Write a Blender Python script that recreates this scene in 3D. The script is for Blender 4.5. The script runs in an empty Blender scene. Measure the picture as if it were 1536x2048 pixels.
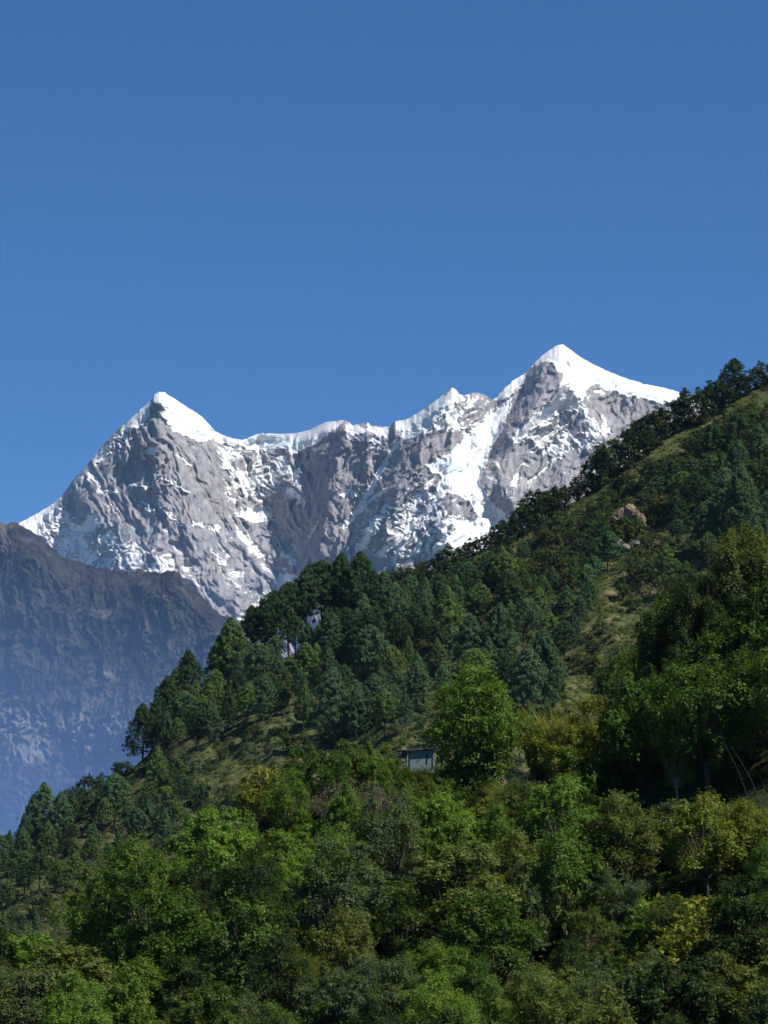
import bpy, math, random
import numpy as np
from mathutils import Vector

R = math.radians
scene = bpy.context.scene
COL = scene.collection

# ------------------------------------------------------------------ camera
CAM_Z = 1.7
PITCH = R(9.0)
FOV = R(16.0)
FPX = 1024.0 / math.tan(FOV / 2)          # focal length in photo pixels (1536 x 2048)
cam_data = bpy.data.cameras.new("camera")
cam = bpy.data.objects.new("camera", cam_data)
COL.objects.link(cam)
cam.location = (0, 0, CAM_Z)
cam.rotation_euler = (R(90) + PITCH, 0, 0)
cam_data.sensor_fit = 'VERTICAL'
cam_data.angle = FOV
cam_data.clip_start = 0.5
cam_data.clip_end = 60000
scene.camera = cam

# ------------------------------------------------------------------ light
SUN_AZ = R(117)      # clockwise from the view direction (+Y): from the right
SUN_EL = R(50)
sun_dir = Vector((math.sin(SUN_AZ) * math.cos(SUN_EL), math.cos(SUN_AZ) * math.cos(SUN_EL), math.sin(SUN_EL)))
sl = bpy.data.lights.new("sun", 'SUN')
sl.energy = 5.0
sl.angle = R(0.5)
sl.color = (1.0, 0.95, 0.87)
sun = bpy.data.objects.new("sun", sl)
COL.objects.link(sun)
sun.rotation_euler = sun_dir.to_track_quat('Z', 'Y').to_euler()
sun.location = (300, -100, 400)

world = bpy.data.worlds.new("World")
scene.world = world
world.use_nodes = True
nt = world.node_tree
nt.nodes.clear()
sky = nt.nodes.new('ShaderNodeTexSky')
sky.sky_type = 'NISHITA'
sky.sun_disc = False
sky.sun_elevation = SUN_EL
sky.sun_rotation = SUN_AZ
sky.altitude = 5500
sky.air_density = 1.0
sky.dust_density = 0.0
sky.ozone_density = 6.0
hs = nt.nodes.new('ShaderNodeHueSaturation')
hs.inputs['Saturation'].default_value = 1.15
hs.inputs['Hue'].default_value = 0.500
hs.inputs['Value'].default_value = 1.0
bg = nt.nodes.new('ShaderNodeBackground')
bg.inputs['Strength'].default_value = 0.090
wo = nt.nodes.new('ShaderNodeOutputWorld')
nt.links.new(sky.outputs[0], hs.inputs['Color'])
nt.links.new(hs.outputs[0], bg.inputs['Color'])
nt.links.new(bg.outputs[0], wo.inputs['Surface'])

scene.view_settings.view_transform = 'Standard'
scene.view_settings.look = 'None'
scene.view_settings.exposure = 0.47
scene.view_settings.gamma = 1.0
scene.view_settings.use_curve_mapping = False

# ------------------------------------------------------------------ geometry helpers
CP, SP = math.cos(PITCH), math.sin(PITCH)


def at(px, py, Y):
    """world point seen at photo pixel (px, py) whose world Y is Y (arrays or floats)"""
    xc = (np.asarray(px, float) - 768.0) / FPX
    zc = (1024.0 - np.asarray(py, float)) / FPX
    s = np.asarray(Y, float) / (CP - zc * SP)
    return np.stack([xc * s, np.broadcast_to(np.asarray(Y, float), s.shape), CAM_Z + s * (SP + zc * CP)], -1)


_rng = np.random.RandomState(7)
PERM = np.concatenate([_rng.permutation(256)] * 3)
GA = np.linspace(0, 2 * np.pi, 256, endpoint=False)
GX, GY = np.cos(GA), np.sin(GA)


def perlin(x, y, seed=0):
    x = np.asarray(x, float) + seed * 37.17
    y = np.asarray(y, float) + seed * 11.93
    xi = np.floor(x).astype(int); yi = np.floor(y).astype(int)
    xf = x - xi; yf = y - yi
    u = xf * xf * xf * (xf * (xf * 6 - 15) + 10)
    v = yf * yf * yf * (yf * (yf * 6 - 15) + 10)

    def g(ix, iy, dx, dy):
        h = PERM[PERM[ix & 255] + (iy & 255)]
        return GX[h] * dx + GY[h] * dy
    a = g(xi, yi, xf, yf); b = g(xi + 1, yi, xf - 1, yf)
    c = g(xi, yi + 1, xf, yf - 1); d = g(xi + 1, yi + 1, xf - 1, yf - 1)
    return ((a + (b - a) * u) + ((c + (d - c) * u) - (a + (b - a) * u)) * v) * 1.5


def fbm(x, y, oct=4, seed=0, gain=0.5):
    t = 0; a = 1.0; f = 1.0
    for o in range(oct):
        t = t + a * perlin(x * f, y * f, seed + o * 3.1)
        a *= gain; f *= 2.03
    return t


def ridged(x, y, oct=4, seed=0, gain=0.5):
    t = 0; a = 1.0; f = 1.0
    for o in range(oct):
        t = t + a * (1 - 2 * np.abs(perlin(x * f, y * f, seed + o * 5.3)))
        a *= gain; f *= 2.1
    return t


def sstep(a, b, x):
    t = np.clip((x - a) / (b - a), 0, 1)
    return t * t * (3 - 2 * t)


def make_mesh(name, verts, faces, mat=None, smooth=True, attrs=None):
    """verts (n,3) array; faces (m,4) or (m,3) int array or a list of such arrays"""
    me = bpy.data.meshes.new(name)
    if not isinstance(faces, list):
        faces = [faces]
    faces = [np.asarray(f, np.int32) for f in faces if len(f)]
    nl = sum(f.size for f in faces); nf = sum(len(f) for f in faces)
    me.vertices.add(len(verts)); me.loops.add(nl); me.polygons.add(nf)
    me.vertices.foreach_set('co', np.asarray(verts, np.float32).ravel())
    me.loops.foreach_set('vertex_index', np.concatenate([f.ravel() for f in faces]))
    tot = np.concatenate([np.full(len(f), f.shape[1], np.int32) for f in faces])
    st = np.concatenate([[0], np.cumsum(tot)[:-1]]).astype(np.int32)
    me.polygons.foreach_set('loop_start', st)
    me.polygons.foreach_set('loop_total', tot)
    me.update(calc_edges=True)
    me.polygons.foreach_set('use_smooth', np.full(nf, smooth, bool))
    for k, val in (attrs or {}).items():
        a = me.attributes.new(k, 'FLOAT', 'POINT')
        a.data.foreach_set('value', np.asarray(val, np.float32).ravel())
    if mat:
        me.materials.append(mat)
    return me


def obj(name, me, parent=None, label=None, cat=None, group=None, kind=None, loc=None):
    o = bpy.data.objects.new(name, me)
    COL.objects.link(o)
    if parent: o.parent = parent
    if loc is not None: o.location = loc
    for k, v in (('label', label), ('category', cat), ('group', group), ('kind', kind)):
        if v: o[k] = v
    return o


def grid_faces(nr, nc):
    i = np.arange(nr * nc).reshape(nr, nc)
    return np.stack([i[:-1, :-1].ravel(), i[1:, :-1].ravel(), i[1:, 1:].ravel(), i[:-1, 1:].ravel()], -1)


# ------------------------------------------------------------------ materials
def new_mat(name):
    m = bpy.data.materials.new(name)
    m.use_nodes = True
    n = m.node_tree
    n.nodes.clear()
    out = n.nodes.new('ShaderNodeOutputMaterial')
    return m, n, out


class N:
    """tiny node helper"""
    def __init__(s, n): s.n = n
    def add(s, t, **kw):
        nd = s.n.nodes.new(t)
        for k, v in kw.items():
            if hasattr(nd, k): setattr(nd, k, v)
            else: nd.inputs[k].default_value = v
        return nd
    def link(s, a, b): s.n.links.new(a, b)
    def noise(s, vec, scale, detail=4, rough=0.55, dist=0.0):
        nd = s.add('ShaderNodeTexNoise')
        nd.inputs['Scale'].default_value = scale; nd.inputs['Detail'].default_value = detail
        nd.inputs['Roughness'].default_value = rough; nd.inputs['Distortion'].default_value = dist
        s.link(vec, nd.inputs['Vector'])
        return nd.outputs['Fac']
    def ramp(s, fac, stops):
        nd = s.add('ShaderNodeValToRGB')
        cr = nd.color_ramp
        while len(cr.elements) > 1: cr.elements.remove(cr.elements[-1])
        for i, (p, c) in enumerate(stops):
            e = cr.elements[0] if i == 0 else cr.elements.new(p)
            e.position = p
            e.color = tuple(c) + (1,) if len(c) == 3 else c
        s.link(fac, nd.inputs[0])
        return nd.outputs[0]
    def math(s, op, a, b=None, c=None, clamp=False):
        nd = s.add('ShaderNodeMath'); nd.operation = op; nd.use_clamp = clamp
        for i, v in enumerate((a, b, c)):
            if v is None: continue
            if isinstance(v, (int, float)): nd.inputs[i].default_value = v
            else: s.link(v, nd.inputs[i])
        return nd.outputs[0]
    def mix(s, fac, a, b, mode='MIX'):
        nd = s.add('ShaderNodeMix'); nd.data_type = 'RGBA'; nd.blend_type = mode
        for i, v in ((0, fac), (6, a), (7, b)):
            if isinstance(v, (int, float)): nd.inputs[i].default_value = v
            elif isinstance(v, tuple): nd.inputs[i].default_value = tuple(v) + (1,)
            else: s.link(v, nd.inputs[i])
        return nd.outputs[2]
    def mapping(s, vec, scale=(1, 1, 1), rot=(0, 0, 0)):
        nd = s.add('ShaderNodeMapping')
        nd.inputs['Scale'].default_value = scale; nd.inputs['Rotation'].default_value = rot
        s.link(vec, nd.inputs['Vector'])
        return nd.outputs[0]


def mat_snow_mountain():
    m, n, out = new_mat('snow_and_rock'); h = N(n)
    geo = h.add('ShaderNodeNewGeometry'); pos = geo.outputs['Position']
    sn = h.add('ShaderNodeAttribute', attribute_name='snow').outputs['Fac']
    ice = h.add('ShaderNodeAttribute', attribute_name='ice').outputs['Fac']
    fall = h.mapping(pos, (1, 0.5, 0.35))
    n1 = h.noise(fall, 0.035, 6, 0.62, 0.4)
    n2 = h.noise(pos, 0.006, 5, 0.6)
    n3 = h.noise(h.mapping(pos, (1, 0.6, 1.1), (0, R(25), 0)), 0.09, 4, 0.6, 0.6)
    rock = h.ramp(n1, [(0.25, (0.145, 0.147, 0.166)), (0.45, (0.215, 0.215, 0.235)), (0.6, (0.265, 0.264, 0.280)), (0.8, (0.34, 0.338, 0.348))])
    tan = h.ramp(n2, [(0.42, (1, 1, 1)), (0.62, (1.06, 1.0, 0.93))])
    rock = h.mix(1.0, rock, tan, 'MULTIPLY')
    seam = h.noise(h.mapping(pos, (1, 0.4, 0.12), (0, R(12), 0)), 0.06, 5, 0.65, 0.3)
    rock = h.mix(1.0, rock, h.ramp(seam, [(0.36, (0.62, 0.63, 0.68)), (0.5, (1, 1, 1)), (0.66, (1.15, 1.14, 1.12))]), 'MULTIPLY')
    f = h.math('ADD', sn, h.math('MULTIPLY', h.math('SUBTRACT', n3, 0.5), 0.40))
    f = h.math('ADD', f, h.math('MULTIPLY', h.math('SUBTRACT', n1, 0.5), 0.25))
    fac = h.ramp(f, [(0.40, (0, 0, 0)), (0.56, (1, 1, 1))])
    snow = h.mix(ice, (0.67, 0.68, 0.68), (0.48, 0.59, 0.65))
    snow = h.mix(h.ramp(n2, [(0.4, (0, 0, 0)), (0.7, (0.5, 0.5, 0.5))]), snow, (0.66, 0.67, 0.68))
    colr = h.mix(fac, rock, snow)
    b = h.add('ShaderNodeBsdfPrincipled'); b.inputs['Roughness'].default_value = 0.85
    b.inputs['Specular IOR Level'].default_value = 0.15
    h.link(colr, b.inputs['Base Color'])
    bump = h.add('ShaderNodeBump'); bump.inputs['Distance'].default_value = 5.0
    bs = h.math('MULTIPLY_ADD', fac, -0.65, 0.9)
    h.link(bs, bump.inputs['Strength'])
    hh = h.math('ADD', n1, h.math('MULTIPLY', n3, 0.5))
    h.link(hh, bump.inputs['Height']); h.link(bump.outputs[0], b.inputs['Normal'])
    h.link(b.outputs[0], out.inputs[0])
    return m


def mat_rock_mountain():
    m, n, out = new_mat('scrub_and_rock'); h = N(n)
    geo = h.add('ShaderNodeNewGeometry'); pos = geo.outputs['Position']
    bare = h.add('ShaderNodeAttribute', attribute_name='bare').outputs['Fac']
    fall = h.mapping(pos, (1, 0.6, 0.4))
    n1 = h.noise(fall, 0.03, 7, 0.65, 0.5)
    n2 = h.noise(pos, 0.008, 5, 0.6)
    n3 = h.noise(pos, 0.055, 7, 0.75)
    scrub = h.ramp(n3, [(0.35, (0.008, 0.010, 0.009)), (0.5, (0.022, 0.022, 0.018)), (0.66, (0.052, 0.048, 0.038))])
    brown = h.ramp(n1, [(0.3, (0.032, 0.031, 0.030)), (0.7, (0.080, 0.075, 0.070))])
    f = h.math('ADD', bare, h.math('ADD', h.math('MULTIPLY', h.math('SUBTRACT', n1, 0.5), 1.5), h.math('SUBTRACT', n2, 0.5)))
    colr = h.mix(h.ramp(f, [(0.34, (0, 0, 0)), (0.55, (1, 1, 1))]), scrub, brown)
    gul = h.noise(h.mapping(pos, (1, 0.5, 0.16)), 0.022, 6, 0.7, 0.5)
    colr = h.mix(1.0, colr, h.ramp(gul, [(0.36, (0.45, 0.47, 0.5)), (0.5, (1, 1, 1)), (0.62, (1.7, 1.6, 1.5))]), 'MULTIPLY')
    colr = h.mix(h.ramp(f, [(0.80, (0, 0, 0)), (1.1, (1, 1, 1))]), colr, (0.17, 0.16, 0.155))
    b = h.add('ShaderNodeBsdfPrincipled'); b.inputs['Roughness'].default_value = 0.95
    b.inputs['Specular IOR Level'].default_value = 0.1
    h.link(colr, b.inputs['Base Color'])
    bump = h.add('ShaderNodeBump'); bump.inputs['Distance'].default_value = 8.0
    bump.inputs['Strength'].default_value = 0.8
    h.link(h.math('ADD', n1, h.math('MULTIPLY', n3, 0.4)), bump.inputs['Height']); h.link(bump.outputs[0], b.inputs['Normal'])
    h.link(b.outputs[0], out.inputs[0])
    return m


def mat_slope(name, s, dry=0.5, k=1.0):
    m, n, out = new_mat(name); h = N(n)
    geo = h.add('ShaderNodeNewGeometry'); pos = geo.outputs['Position']
    n1 = h.noise(pos, 0.05 * s, 6, 0.6)
    n2 = h.noise(pos, 0.4 * s, 5, 0.65)
    n3 = h.noise(pos, 0.018 * s, 4, 0.55)
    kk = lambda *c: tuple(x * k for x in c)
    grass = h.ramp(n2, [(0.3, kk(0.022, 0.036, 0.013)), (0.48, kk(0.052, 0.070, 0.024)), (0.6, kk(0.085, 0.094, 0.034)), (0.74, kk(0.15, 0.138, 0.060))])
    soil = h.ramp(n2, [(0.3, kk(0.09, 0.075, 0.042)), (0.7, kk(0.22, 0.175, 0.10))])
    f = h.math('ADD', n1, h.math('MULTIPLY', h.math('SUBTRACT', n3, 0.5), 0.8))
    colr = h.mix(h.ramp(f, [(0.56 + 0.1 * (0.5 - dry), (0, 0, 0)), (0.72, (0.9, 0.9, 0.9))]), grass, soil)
    b = h.add('ShaderNodeBsdfPrincipled'); b.inputs['Roughness'].default_value = 0.95
    b.inputs['Specular IOR Level'].default_value = 0.1
    h.link(colr, b.inputs['Base Color'])
    bump = h.add('ShaderNodeBump'); bump.inputs['Distance'].default_value = 1.0 / s
    bump.inputs['Strength'].default_value = 0.7
    h.link(n2, bump.inputs['Height']); h.link(bump.outputs[0], b.inputs['Normal'])
    h.link(b.outputs[0], out.inputs[0])
    return m


def mat_leaf(name, patch=0.25, trans=0.25, yellow=(0.30, 0.24, 0.03), yfrac=0.06, gloss=0.25):
    """leaf colour = object colour varied leaf by leaf and in soft patches"""
    m, n, out = new_mat(name); h = N(n)
    oi = h.add('ShaderNodeObjectInfo')
    geo = h.add('ShaderNodeNewGeometry')
    rnd = geo.outputs['Random Per Island']
    n1 = h.noise(geo.outputs['Position'], patch, 3, 0.6)
    v = h.math('ADD', h.math('MULTIPLY', rnd, 0.45), h.math('MULTIPLY', n1, 1.55))      # about 0.3 .. 1.7
    colr = h.mix(1.0, oi.outputs['Color'], h.ramp(h.math('MULTIPLY', v, 0.5), [(0.15, (0.50, 0.60, 0.60)), (0.5, (1, 1, 1)), (0.85, (1.9, 1.7, 1.5))]), 'MULTIPLY')
    isy = h.math('GREATER_THAN', h.math('ADD', h.math('MULTIPLY', rnd, 0.5), n1), 1.02 - yfrac if yfrac else 9.0)
    colr = h.mix(isy, colr, yellow)
    d = h.add('ShaderNodeBsdfPrincipled'); d.inputs['Roughness'].default_value = 0.6
    d.inputs['Specular IOR Level'].default_value = gloss
    h.link(colr, d.inputs['Base Color'])
    t = h.add('ShaderNodeBsdfTranslucent')
    h.link(h.mix(1.0, colr, (1.5, 1.6, 0.6), 'MULTIPLY'), t.inputs['Color'])
    ms = h.add('ShaderNodeMixShader'); ms.inputs[0].default_value = trans
    h.link(d.outputs[0], ms.inputs[1]); h.link(t.outputs[0], ms.inputs[2])
    h.link(ms.outputs[0], out.inputs[0])
    return m


def mat_plain(name, c, c2=None, scale=1.0, rough=0.85, stretch=(1, 1, 1), metal=0.0):
    m, n, out = new_mat(name); h = N(n)
    tc = h.add('ShaderNodeTexCoord')
    nz = h.noise(h.mapping(tc.outputs['Object'], stretch), scale, 5, 0.6)
    colr = h.ramp(nz, [(0.3, c), (0.7, c2 or tuple(x * 1.5 for x in c))])
    b = h.add('ShaderNodeBsdfPrincipled'); b.inputs['Roughness'].default_value = rough
    b.inputs['Metallic'].default_value = metal
    b.inputs['Specular IOR Level'].default_value = 0.25
    h.link(colr, b.inputs['Base Color'])
    bump = h.add('ShaderNodeBump'); bump.inputs['Distance'].default_value = 0.05; bump.inputs['Strength'].default_value = 0.6
    h.link(nz, bump.inputs['Height']); h.link(bump.outputs[0], b.inputs['Normal'])
    h.link(b.outputs[0], out.inputs[0])
    return m


M_SNOW = mat_snow_mountain()
M_ROCKMT = mat_rock_mountain()
M_HILL = mat_slope('hill_grass', 1.0, 0.75)
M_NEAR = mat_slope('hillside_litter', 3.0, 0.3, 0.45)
M_GROUND = mat_slope('valley_grass', 0.5, 0.5)
M_PINE = mat_leaf('pine_needles', 0.16, 0.26, yfrac=0.0, gloss=0.08)
M_FARLEAF = mat_leaf('far_foliage', 0.12, 0.28, (0.12, 0.12, 0.03), 0.03, 0.1)
M_LEAF = mat_leaf('near_foliage', 0.45, 0.33, (0.14, 0.16, 0.025), 0.04, 0.15)
M_FLOWER = mat_leaf('yellow_flecked_foliage', 0.5, 0.25, (0.24, 0.21, 0.02), 0.13, 0.15)
M_BLADE = mat_leaf('grass_blades', 0.3, 0.3, (0.19, 0.165, 0.05), 0.12, 0.1)
M_TWIG = mat_leaf('dry_twigs', 0.5, 0.1, (0.2, 0.16, 0.1), 0.1, 0.1)
M_BARK = mat_plain('bark', (0.030, 0.025, 0.020), (0.085, 0.072, 0.058), 2.0, 0.95, (1, 1, 0.25))
M_PALEBARK = mat_plain('pale_bark', (0.14, 0.13, 0.10), (0.28, 0.26, 0.21), 2.0, 0.9, (1, 1, 0.3))

# ------------------------------------------------------------------ painted fields (photo pixel coordinates)
def poly_sd(px, py, poly):
    """signed distance to a polygon, + inside"""
    P = np.asarray(poly, float)
    d2 = np.full(px.shape, 1e18); inside = np.zeros(px.shape, bool)
    for i in range(len(P)):
        ax, ay = P[i]; bx, by = P[(i + 1) % len(P)]
        ex, ey = bx - ax, by - ay
        t = np.clip(((px - ax) * ex + (py - ay) * ey) / (ex * ex + ey * ey + 1e-9), 0, 1)
        d2 = np.minimum(d2, (px - ax - t * ex) ** 2 + (py - ay - t * ey) ** 2)
        c = ((ay > py) != (by > py)) & (px < (bx - ax) * (py - ay) / (by - ay + 1e-12) + ax)
        inside ^= c
    d = np.sqrt(d2)
    return np.where(inside, d, -d)


def line_d(px, py, line):
    P = np.asarray(line, float)
    d2 = np.full(px.shape, 1e18)
    for i in range(len(P) - 1):
        ax, ay = P[i]; ex, ey = P[i + 1] - P[i]
        t = np.clip(((px - ax) * ex + (py - ay) * ey) / (ex * ex + ey * ey + 1e-9), 0, 1)
        d2 = np.minimum(d2, (px - ax - t * ex) ** 2 + (py - ay - t * ey) ** 2)
    return np.sqrt(d2)


def paint(F, px, py, poly, val, feather):
    P = np.asarray(poly); x0, y0 = P.min(0) - feather - 2; x1, y1 = P.max(0) + feather + 2
    m = (px > x0) & (px < x1) & (py > y0) & (py < y1)
    if not m.any(): return
    w = sstep(-feather, feather, poly_sd(px[m], py[m], poly))
    F[m] = F[m] * (1 - w) + val * w


def stroke(F, px, py, line, val, width, feather=3):
    P = np.asarray(line); r = width + feather + 2
    x0, y0 = P.min(0) - r; x1, y1 = P.max(0) + r
    m = (px > x0) & (px < x1) & (py > y0) & (py < y1)
    if not m.any(): return
    w = 1 - sstep(width - feather * .5, width + feather, line_d(px[m], py[m], line))
    F[m] = F[m] * (1 - w) + val * w


# ------------------------------------------------------------------ snow mountain
def build_snow_mountain():
    sky_line = np.array([(-300, 1230), (-100, 1120), (0, 1072), (40, 1045), (75, 1027), (110, 1005), (125, 990), (150, 955), (170, 935), (190, 910), (215, 880),
        (240, 855), (262, 838), (285, 815), (303, 799), (308, 790), (318, 783), (330, 785), (350, 798), (370, 812), (400, 830), (415, 845), (430, 862),
        (445, 870), (465, 877), (485, 880), (505, 872), (525, 866), (555, 868), (590, 867), (620, 860), (650, 845), (675, 841), (690, 841), (705, 850),
        (720, 848), (735, 845), (745, 852), (765, 853), (780, 852), (790, 843), (815, 838), (835, 826), (860, 810), (880, 795), (893, 782), (904, 774),
        (912, 780), (918, 788), (930, 790), (945, 785), (955, 785), (975, 793), (985, 800), (995, 792), (1010, 775), (1030, 758), (1050, 747), (1060, 735),
        (1080, 715), (1095, 703), (1110, 693), (1125, 688), (1135, 695), (1160, 714), (1185, 728), (1210, 740), (1250, 756), (1290, 768), (1330, 776),
        (1360, 785), (1400, 800), (1500, 830), (1700, 880), (2000, 960)], float)
    u = np.arange(-200, 1800, 1.6)
    ridge = np.interp(u, sky_line[:, 0], sky_line[:, 1])
    NR = 350
    v = np.linspace(0, 1, NR)[:, None]
    bottom = 1345.0
    PX = np.broadcast_to(u, (NR, len(u))).copy()
    PY = ridge + (bottom - ridge) * v ** 1.05

    # ---- how much snow lies where (0 bare rock .. 1 full cover)
    S = np.full(PX.shape, 0.22)
    QX = PX + 4.5 * fbm(PX / 13, PY / 13, 4, 31, 0.6); QY = PY + 4.5 * fbm(PX / 13, PY / 13, 4, 33, 0.6)
    p = lambda poly, val, f=8: paint(S, QX, QY, poly, val, f)
    s = lambda line, w, val=1.0, f=3: stroke(S, QX, QY, line, val, w * 0.75, f)
    # mottled regions
    p([(40, 1040), (110, 1003), (170, 1050), (330, 1105), (395, 1170), (330, 1180), (150, 1140), (60, 1080)], 0.50, 14)
    p([(125, 995), (240, 860), (290, 880), (190, 985), (150, 1010)], 0.36, 14)
    p([(215, 885), (255, 845), (300, 850), (285, 890), (235, 925)], 0.42, 10)
    p([(280, 860), (430, 880), (440, 1000), (400, 1050), (250, 1040), (240, 950)], 0.05, 14)
    p([(190, 930), (280, 930), (290, 1010), (210, 990)], 0.14, 12)
    p([(430, 890), (545, 895), (620, 960), (610, 1010), (460, 1000)], 0.42, 10)
    p([(600, 895), (660, 855), (690, 860), (690, 985), (610, 990)], 0.12, 10)
    p([(370, 1050), (560, 1060), (640, 1120), (560, 1200), (420, 1150)], 0.24, 20)
    p([(690, 848), (780, 853), (775, 905), (725, 905), (695, 880)], 0.52, 8)
    p([(780, 880), (850, 868), (935, 862), (900, 905), (850, 935), (850, 950), (790, 975), (765, 950)], 0.05, 8)
    p([(770, 985), (860, 965), (860, 1050), (740, 1140), (700, 1110)], 0.36, 18)
    p([(893, 784), (904, 774), (916, 790), (925, 840), (932, 866), (880, 862), (815, 882), (800, 872), (788, 846), (835, 826)], 0.66, 6)
    p([(918, 788), (985, 800), (965, 850), (942, 865), (925, 835)], 0.36, 6)
    p([(1078, 728), (1096, 722), (1110, 748), (1140, 780), (1090, 800), (1050, 840), (1005, 880), (1000, 860), (1015, 815), (1045, 770)], 0.17, 6)
    p([(1105, 745), (1140, 760), (1190, 800), (1140, 790)], 0.45, 8)
    p([(1000, 890), (1060, 880), (1120, 900), (1170, 900), (1180, 925), (1060, 1010), (1010, 1030), (965, 960)], 0.25, 10)
    p([(1040, 880), (1145, 786), (1172, 825), (1212, 880), (1170, 905), (1120, 915), (1060, 905)], 0.60, 8)
    p([(840, 960), (900, 980), (900, 1090), (780, 1140), (790, 1080)], 0.64, 10)
    # full snow
    p([(303, 800), (318, 780), (350, 796), (400, 828), (432, 862), (428, 876), (402, 882), (385, 878), (360, 866), (345, 860), (335, 846), (325, 830), (312, 806)], 1.15, 4)
    p([(308, 806), (318, 807), (333, 821), (328, 829), (317, 822)], 0.05, 3)
    s([(304, 806), (302, 830), (314, 848), (330, 866)], 3, 0.05)
    p([(300, 800), (285, 813), (262, 836), (254, 852), (274, 856), (290, 845), (299, 828)], 0.95, 4)
    p([(38, 1046), (75, 1025), (116, 1001), (100, 1022), (86, 1046), (75, 1068), (58, 1060)], 1.1, 4)
    p([(425, 860), (445, 868), (485, 878), (525, 864), (590, 864), (650, 842), (692, 838), (672, 853), (650, 873), (625, 891), (600, 901), (580, 906), (560, 894), (540, 893), (520, 899), (500, 899), (480, 891), (455, 889), (430, 880)], 1.2, 3)
    p([(437, 895), (455, 905), (462, 925), (472, 938), (495, 943), (522, 955), (532, 972), (505, 975), (480, 972), (468, 950), (448, 930)], 0.88, 4)
    p([(533, 930), (545, 938), (562, 966), (545, 972)], 0.95, 3)
    p([(568, 975), (590, 978), (606, 996), (586, 1000), (568, 988)], 0.95, 3)
    p([(490, 1015), (528, 1014), (546, 1038), (522, 1046), (490, 1041), (474, 1030)], 1.1, 3)
    p([(578, 938), (599, 936), (601, 945), (580, 949)], 1.0, 2)
    p([(106, 1024), (130, 1020), (134, 1041), (115, 1044)], 1.0, 3)
    p([(172, 1030), (194, 1026), (204, 1042), (190, 1058), (166, 1067), (145, 1062), (134, 1042), (152, 1054), (165, 1048)], 1.05, 3)
    p([(290, 891), (311, 895), (308, 908), (292, 909)], 1.0, 2)
    p([(187, 916), (215, 900), (223, 905), (196, 922)], 1.0, 3)
    for ln, w in [([(277, 905), (291, 918)], 3), ([(310, 948), (345, 965), (378, 986)], 2), ([(317, 1004), (335, 1026), (362, 1048)], 4),
                  ([(388, 1047), (410, 1050), (436, 1057)], 4), ([(475, 1065), (490, 1085), (516, 1112)], 3.5), ([(425, 1100), (450, 1132)], 3.5),
                  ([(284, 1004), (306, 1022)], 2.5), ([(792, 888), (766, 933), (736, 985), (712, 1022), (690, 1052)], 6), ([(772, 980), (742, 1000), (715, 1026)], 3),
                  ([(746, 1064), (735, 1080), (712, 1102)], 5), ([(802, 1068), (748, 1112)], 4), ([(683, 990), (700, 980), (708, 990)], 5),
                  ([(636, 1045), (620, 1075)], 2), ([(350, 908), (378, 930)], 2.5), ([(565, 1105), (590, 1125)], 4), ([(200, 980), (235, 985)], 3), ([(262, 970), (300, 975)], 2)]:
        s(ln, w, 0.92)
    p([(553, 1150), (580, 1147), (602, 1150), (645, 1117), (622, 1152), (590, 1178), (562, 1184), (550, 1166)], 1.1, 3)
    p([(527, 1183), (542, 1184), (530, 1212), (505, 1232), (482, 1250), (468, 1236), (505, 1222)], 1.0, 4)
    p([(895, 784), (905, 774), (912, 795), (918, 835), (928, 858), (900, 856), (875, 859), (868, 846), (890, 834), (888, 805)], 1.0, 4)
    p([(1022, 800), (1010, 840), (1000, 862), (985, 890), (975, 906), (970, 925), (964, 945), (960, 962), (975, 990), (992, 1012), (1012, 1035), (1040, 1030), (1000, 1070), (970, 1100), (900, 1110),
       (850, 1120), (880, 1085), (910, 1060), (900, 1030), (880, 1012), (868, 988), (880, 962), (884, 950), (862, 942), (854, 930), (870, 920), (905, 904), (935, 870), (952, 854), (985, 820)], 1.2, 5)
    p([(884, 990), (905, 984), (930, 995), (950, 1020), (955, 1036), (920, 1040), (895, 1027), (878, 1006)], 0.30, 5)
    s([(905, 968), (872, 1000), (840, 1032), (800, 1075), (762, 1108)], 8, 1.0)
    p([(988, 800), (1030, 756), (1052, 745), (1046, 766), (1020, 790), (1000, 806)], 0.85, 4)
    p([(1060, 733), (1110, 690), (1100, 712), (1080, 728)], 0.9, 3)
    p([(1082, 712), (1125, 684), (1160, 712), (1250, 754), (1362, 783), (1345, 806), (1310, 804), (1272, 794), (1230, 784), (1210, 778), (1192, 768), (1178, 775), (1165, 798), (1150, 788), (1136, 760), (1120, 742), (1106, 726), (1092, 720)], 0.96, 4)
    p([(1180, 772), (1205, 780), (1225, 796), (1190, 800)], 0.35, 5)
    p([(1175, 803), (1230, 790), (1300, 806), (1340, 812), (1330, 850), (1230, 868), (1195, 850)], 0.04, 4)
    p([(1146, 784), (1122, 789), (1090, 810), (1060, 835), (1034, 865), (1024, 882), (1040, 886), (1062, 862), (1090, 842), (1130, 820), (1158, 815)], 1.3, 4)
    s([(1158, 803), (1180, 835), (1212, 872)], 4, 1.0)
    p([(1202, 829), (1211, 842), (1228, 866), (1210, 872)], 1.1, 2)
    p([(1120, 862), (1150, 850), (1200, 875), (1185, 890), (1130, 890)], 0.72, 6)

    S = np.where(S < 0.7, S * 0.98, S)
    full = sstep(0.75, 1.0, S)
    ICE = np.zeros(PX.shape)
    for poly in ([(862, 926), (920, 916), (948, 930), (935, 940), (925, 955), (905, 952), (888, 938)],
                 [(360, 846), (380, 842), (430, 858), (428, 868), (395, 876), (362, 864)],
                 [(520, 880), (560, 878), (622, 872), (600, 896), (580, 904), (560, 890), (525, 894)],
                 [(1180, 742), (1230, 760), (1225, 778), (1190, 764)]):
        paint(ICE, PX, PY, poly, 0.8, 4)
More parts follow.
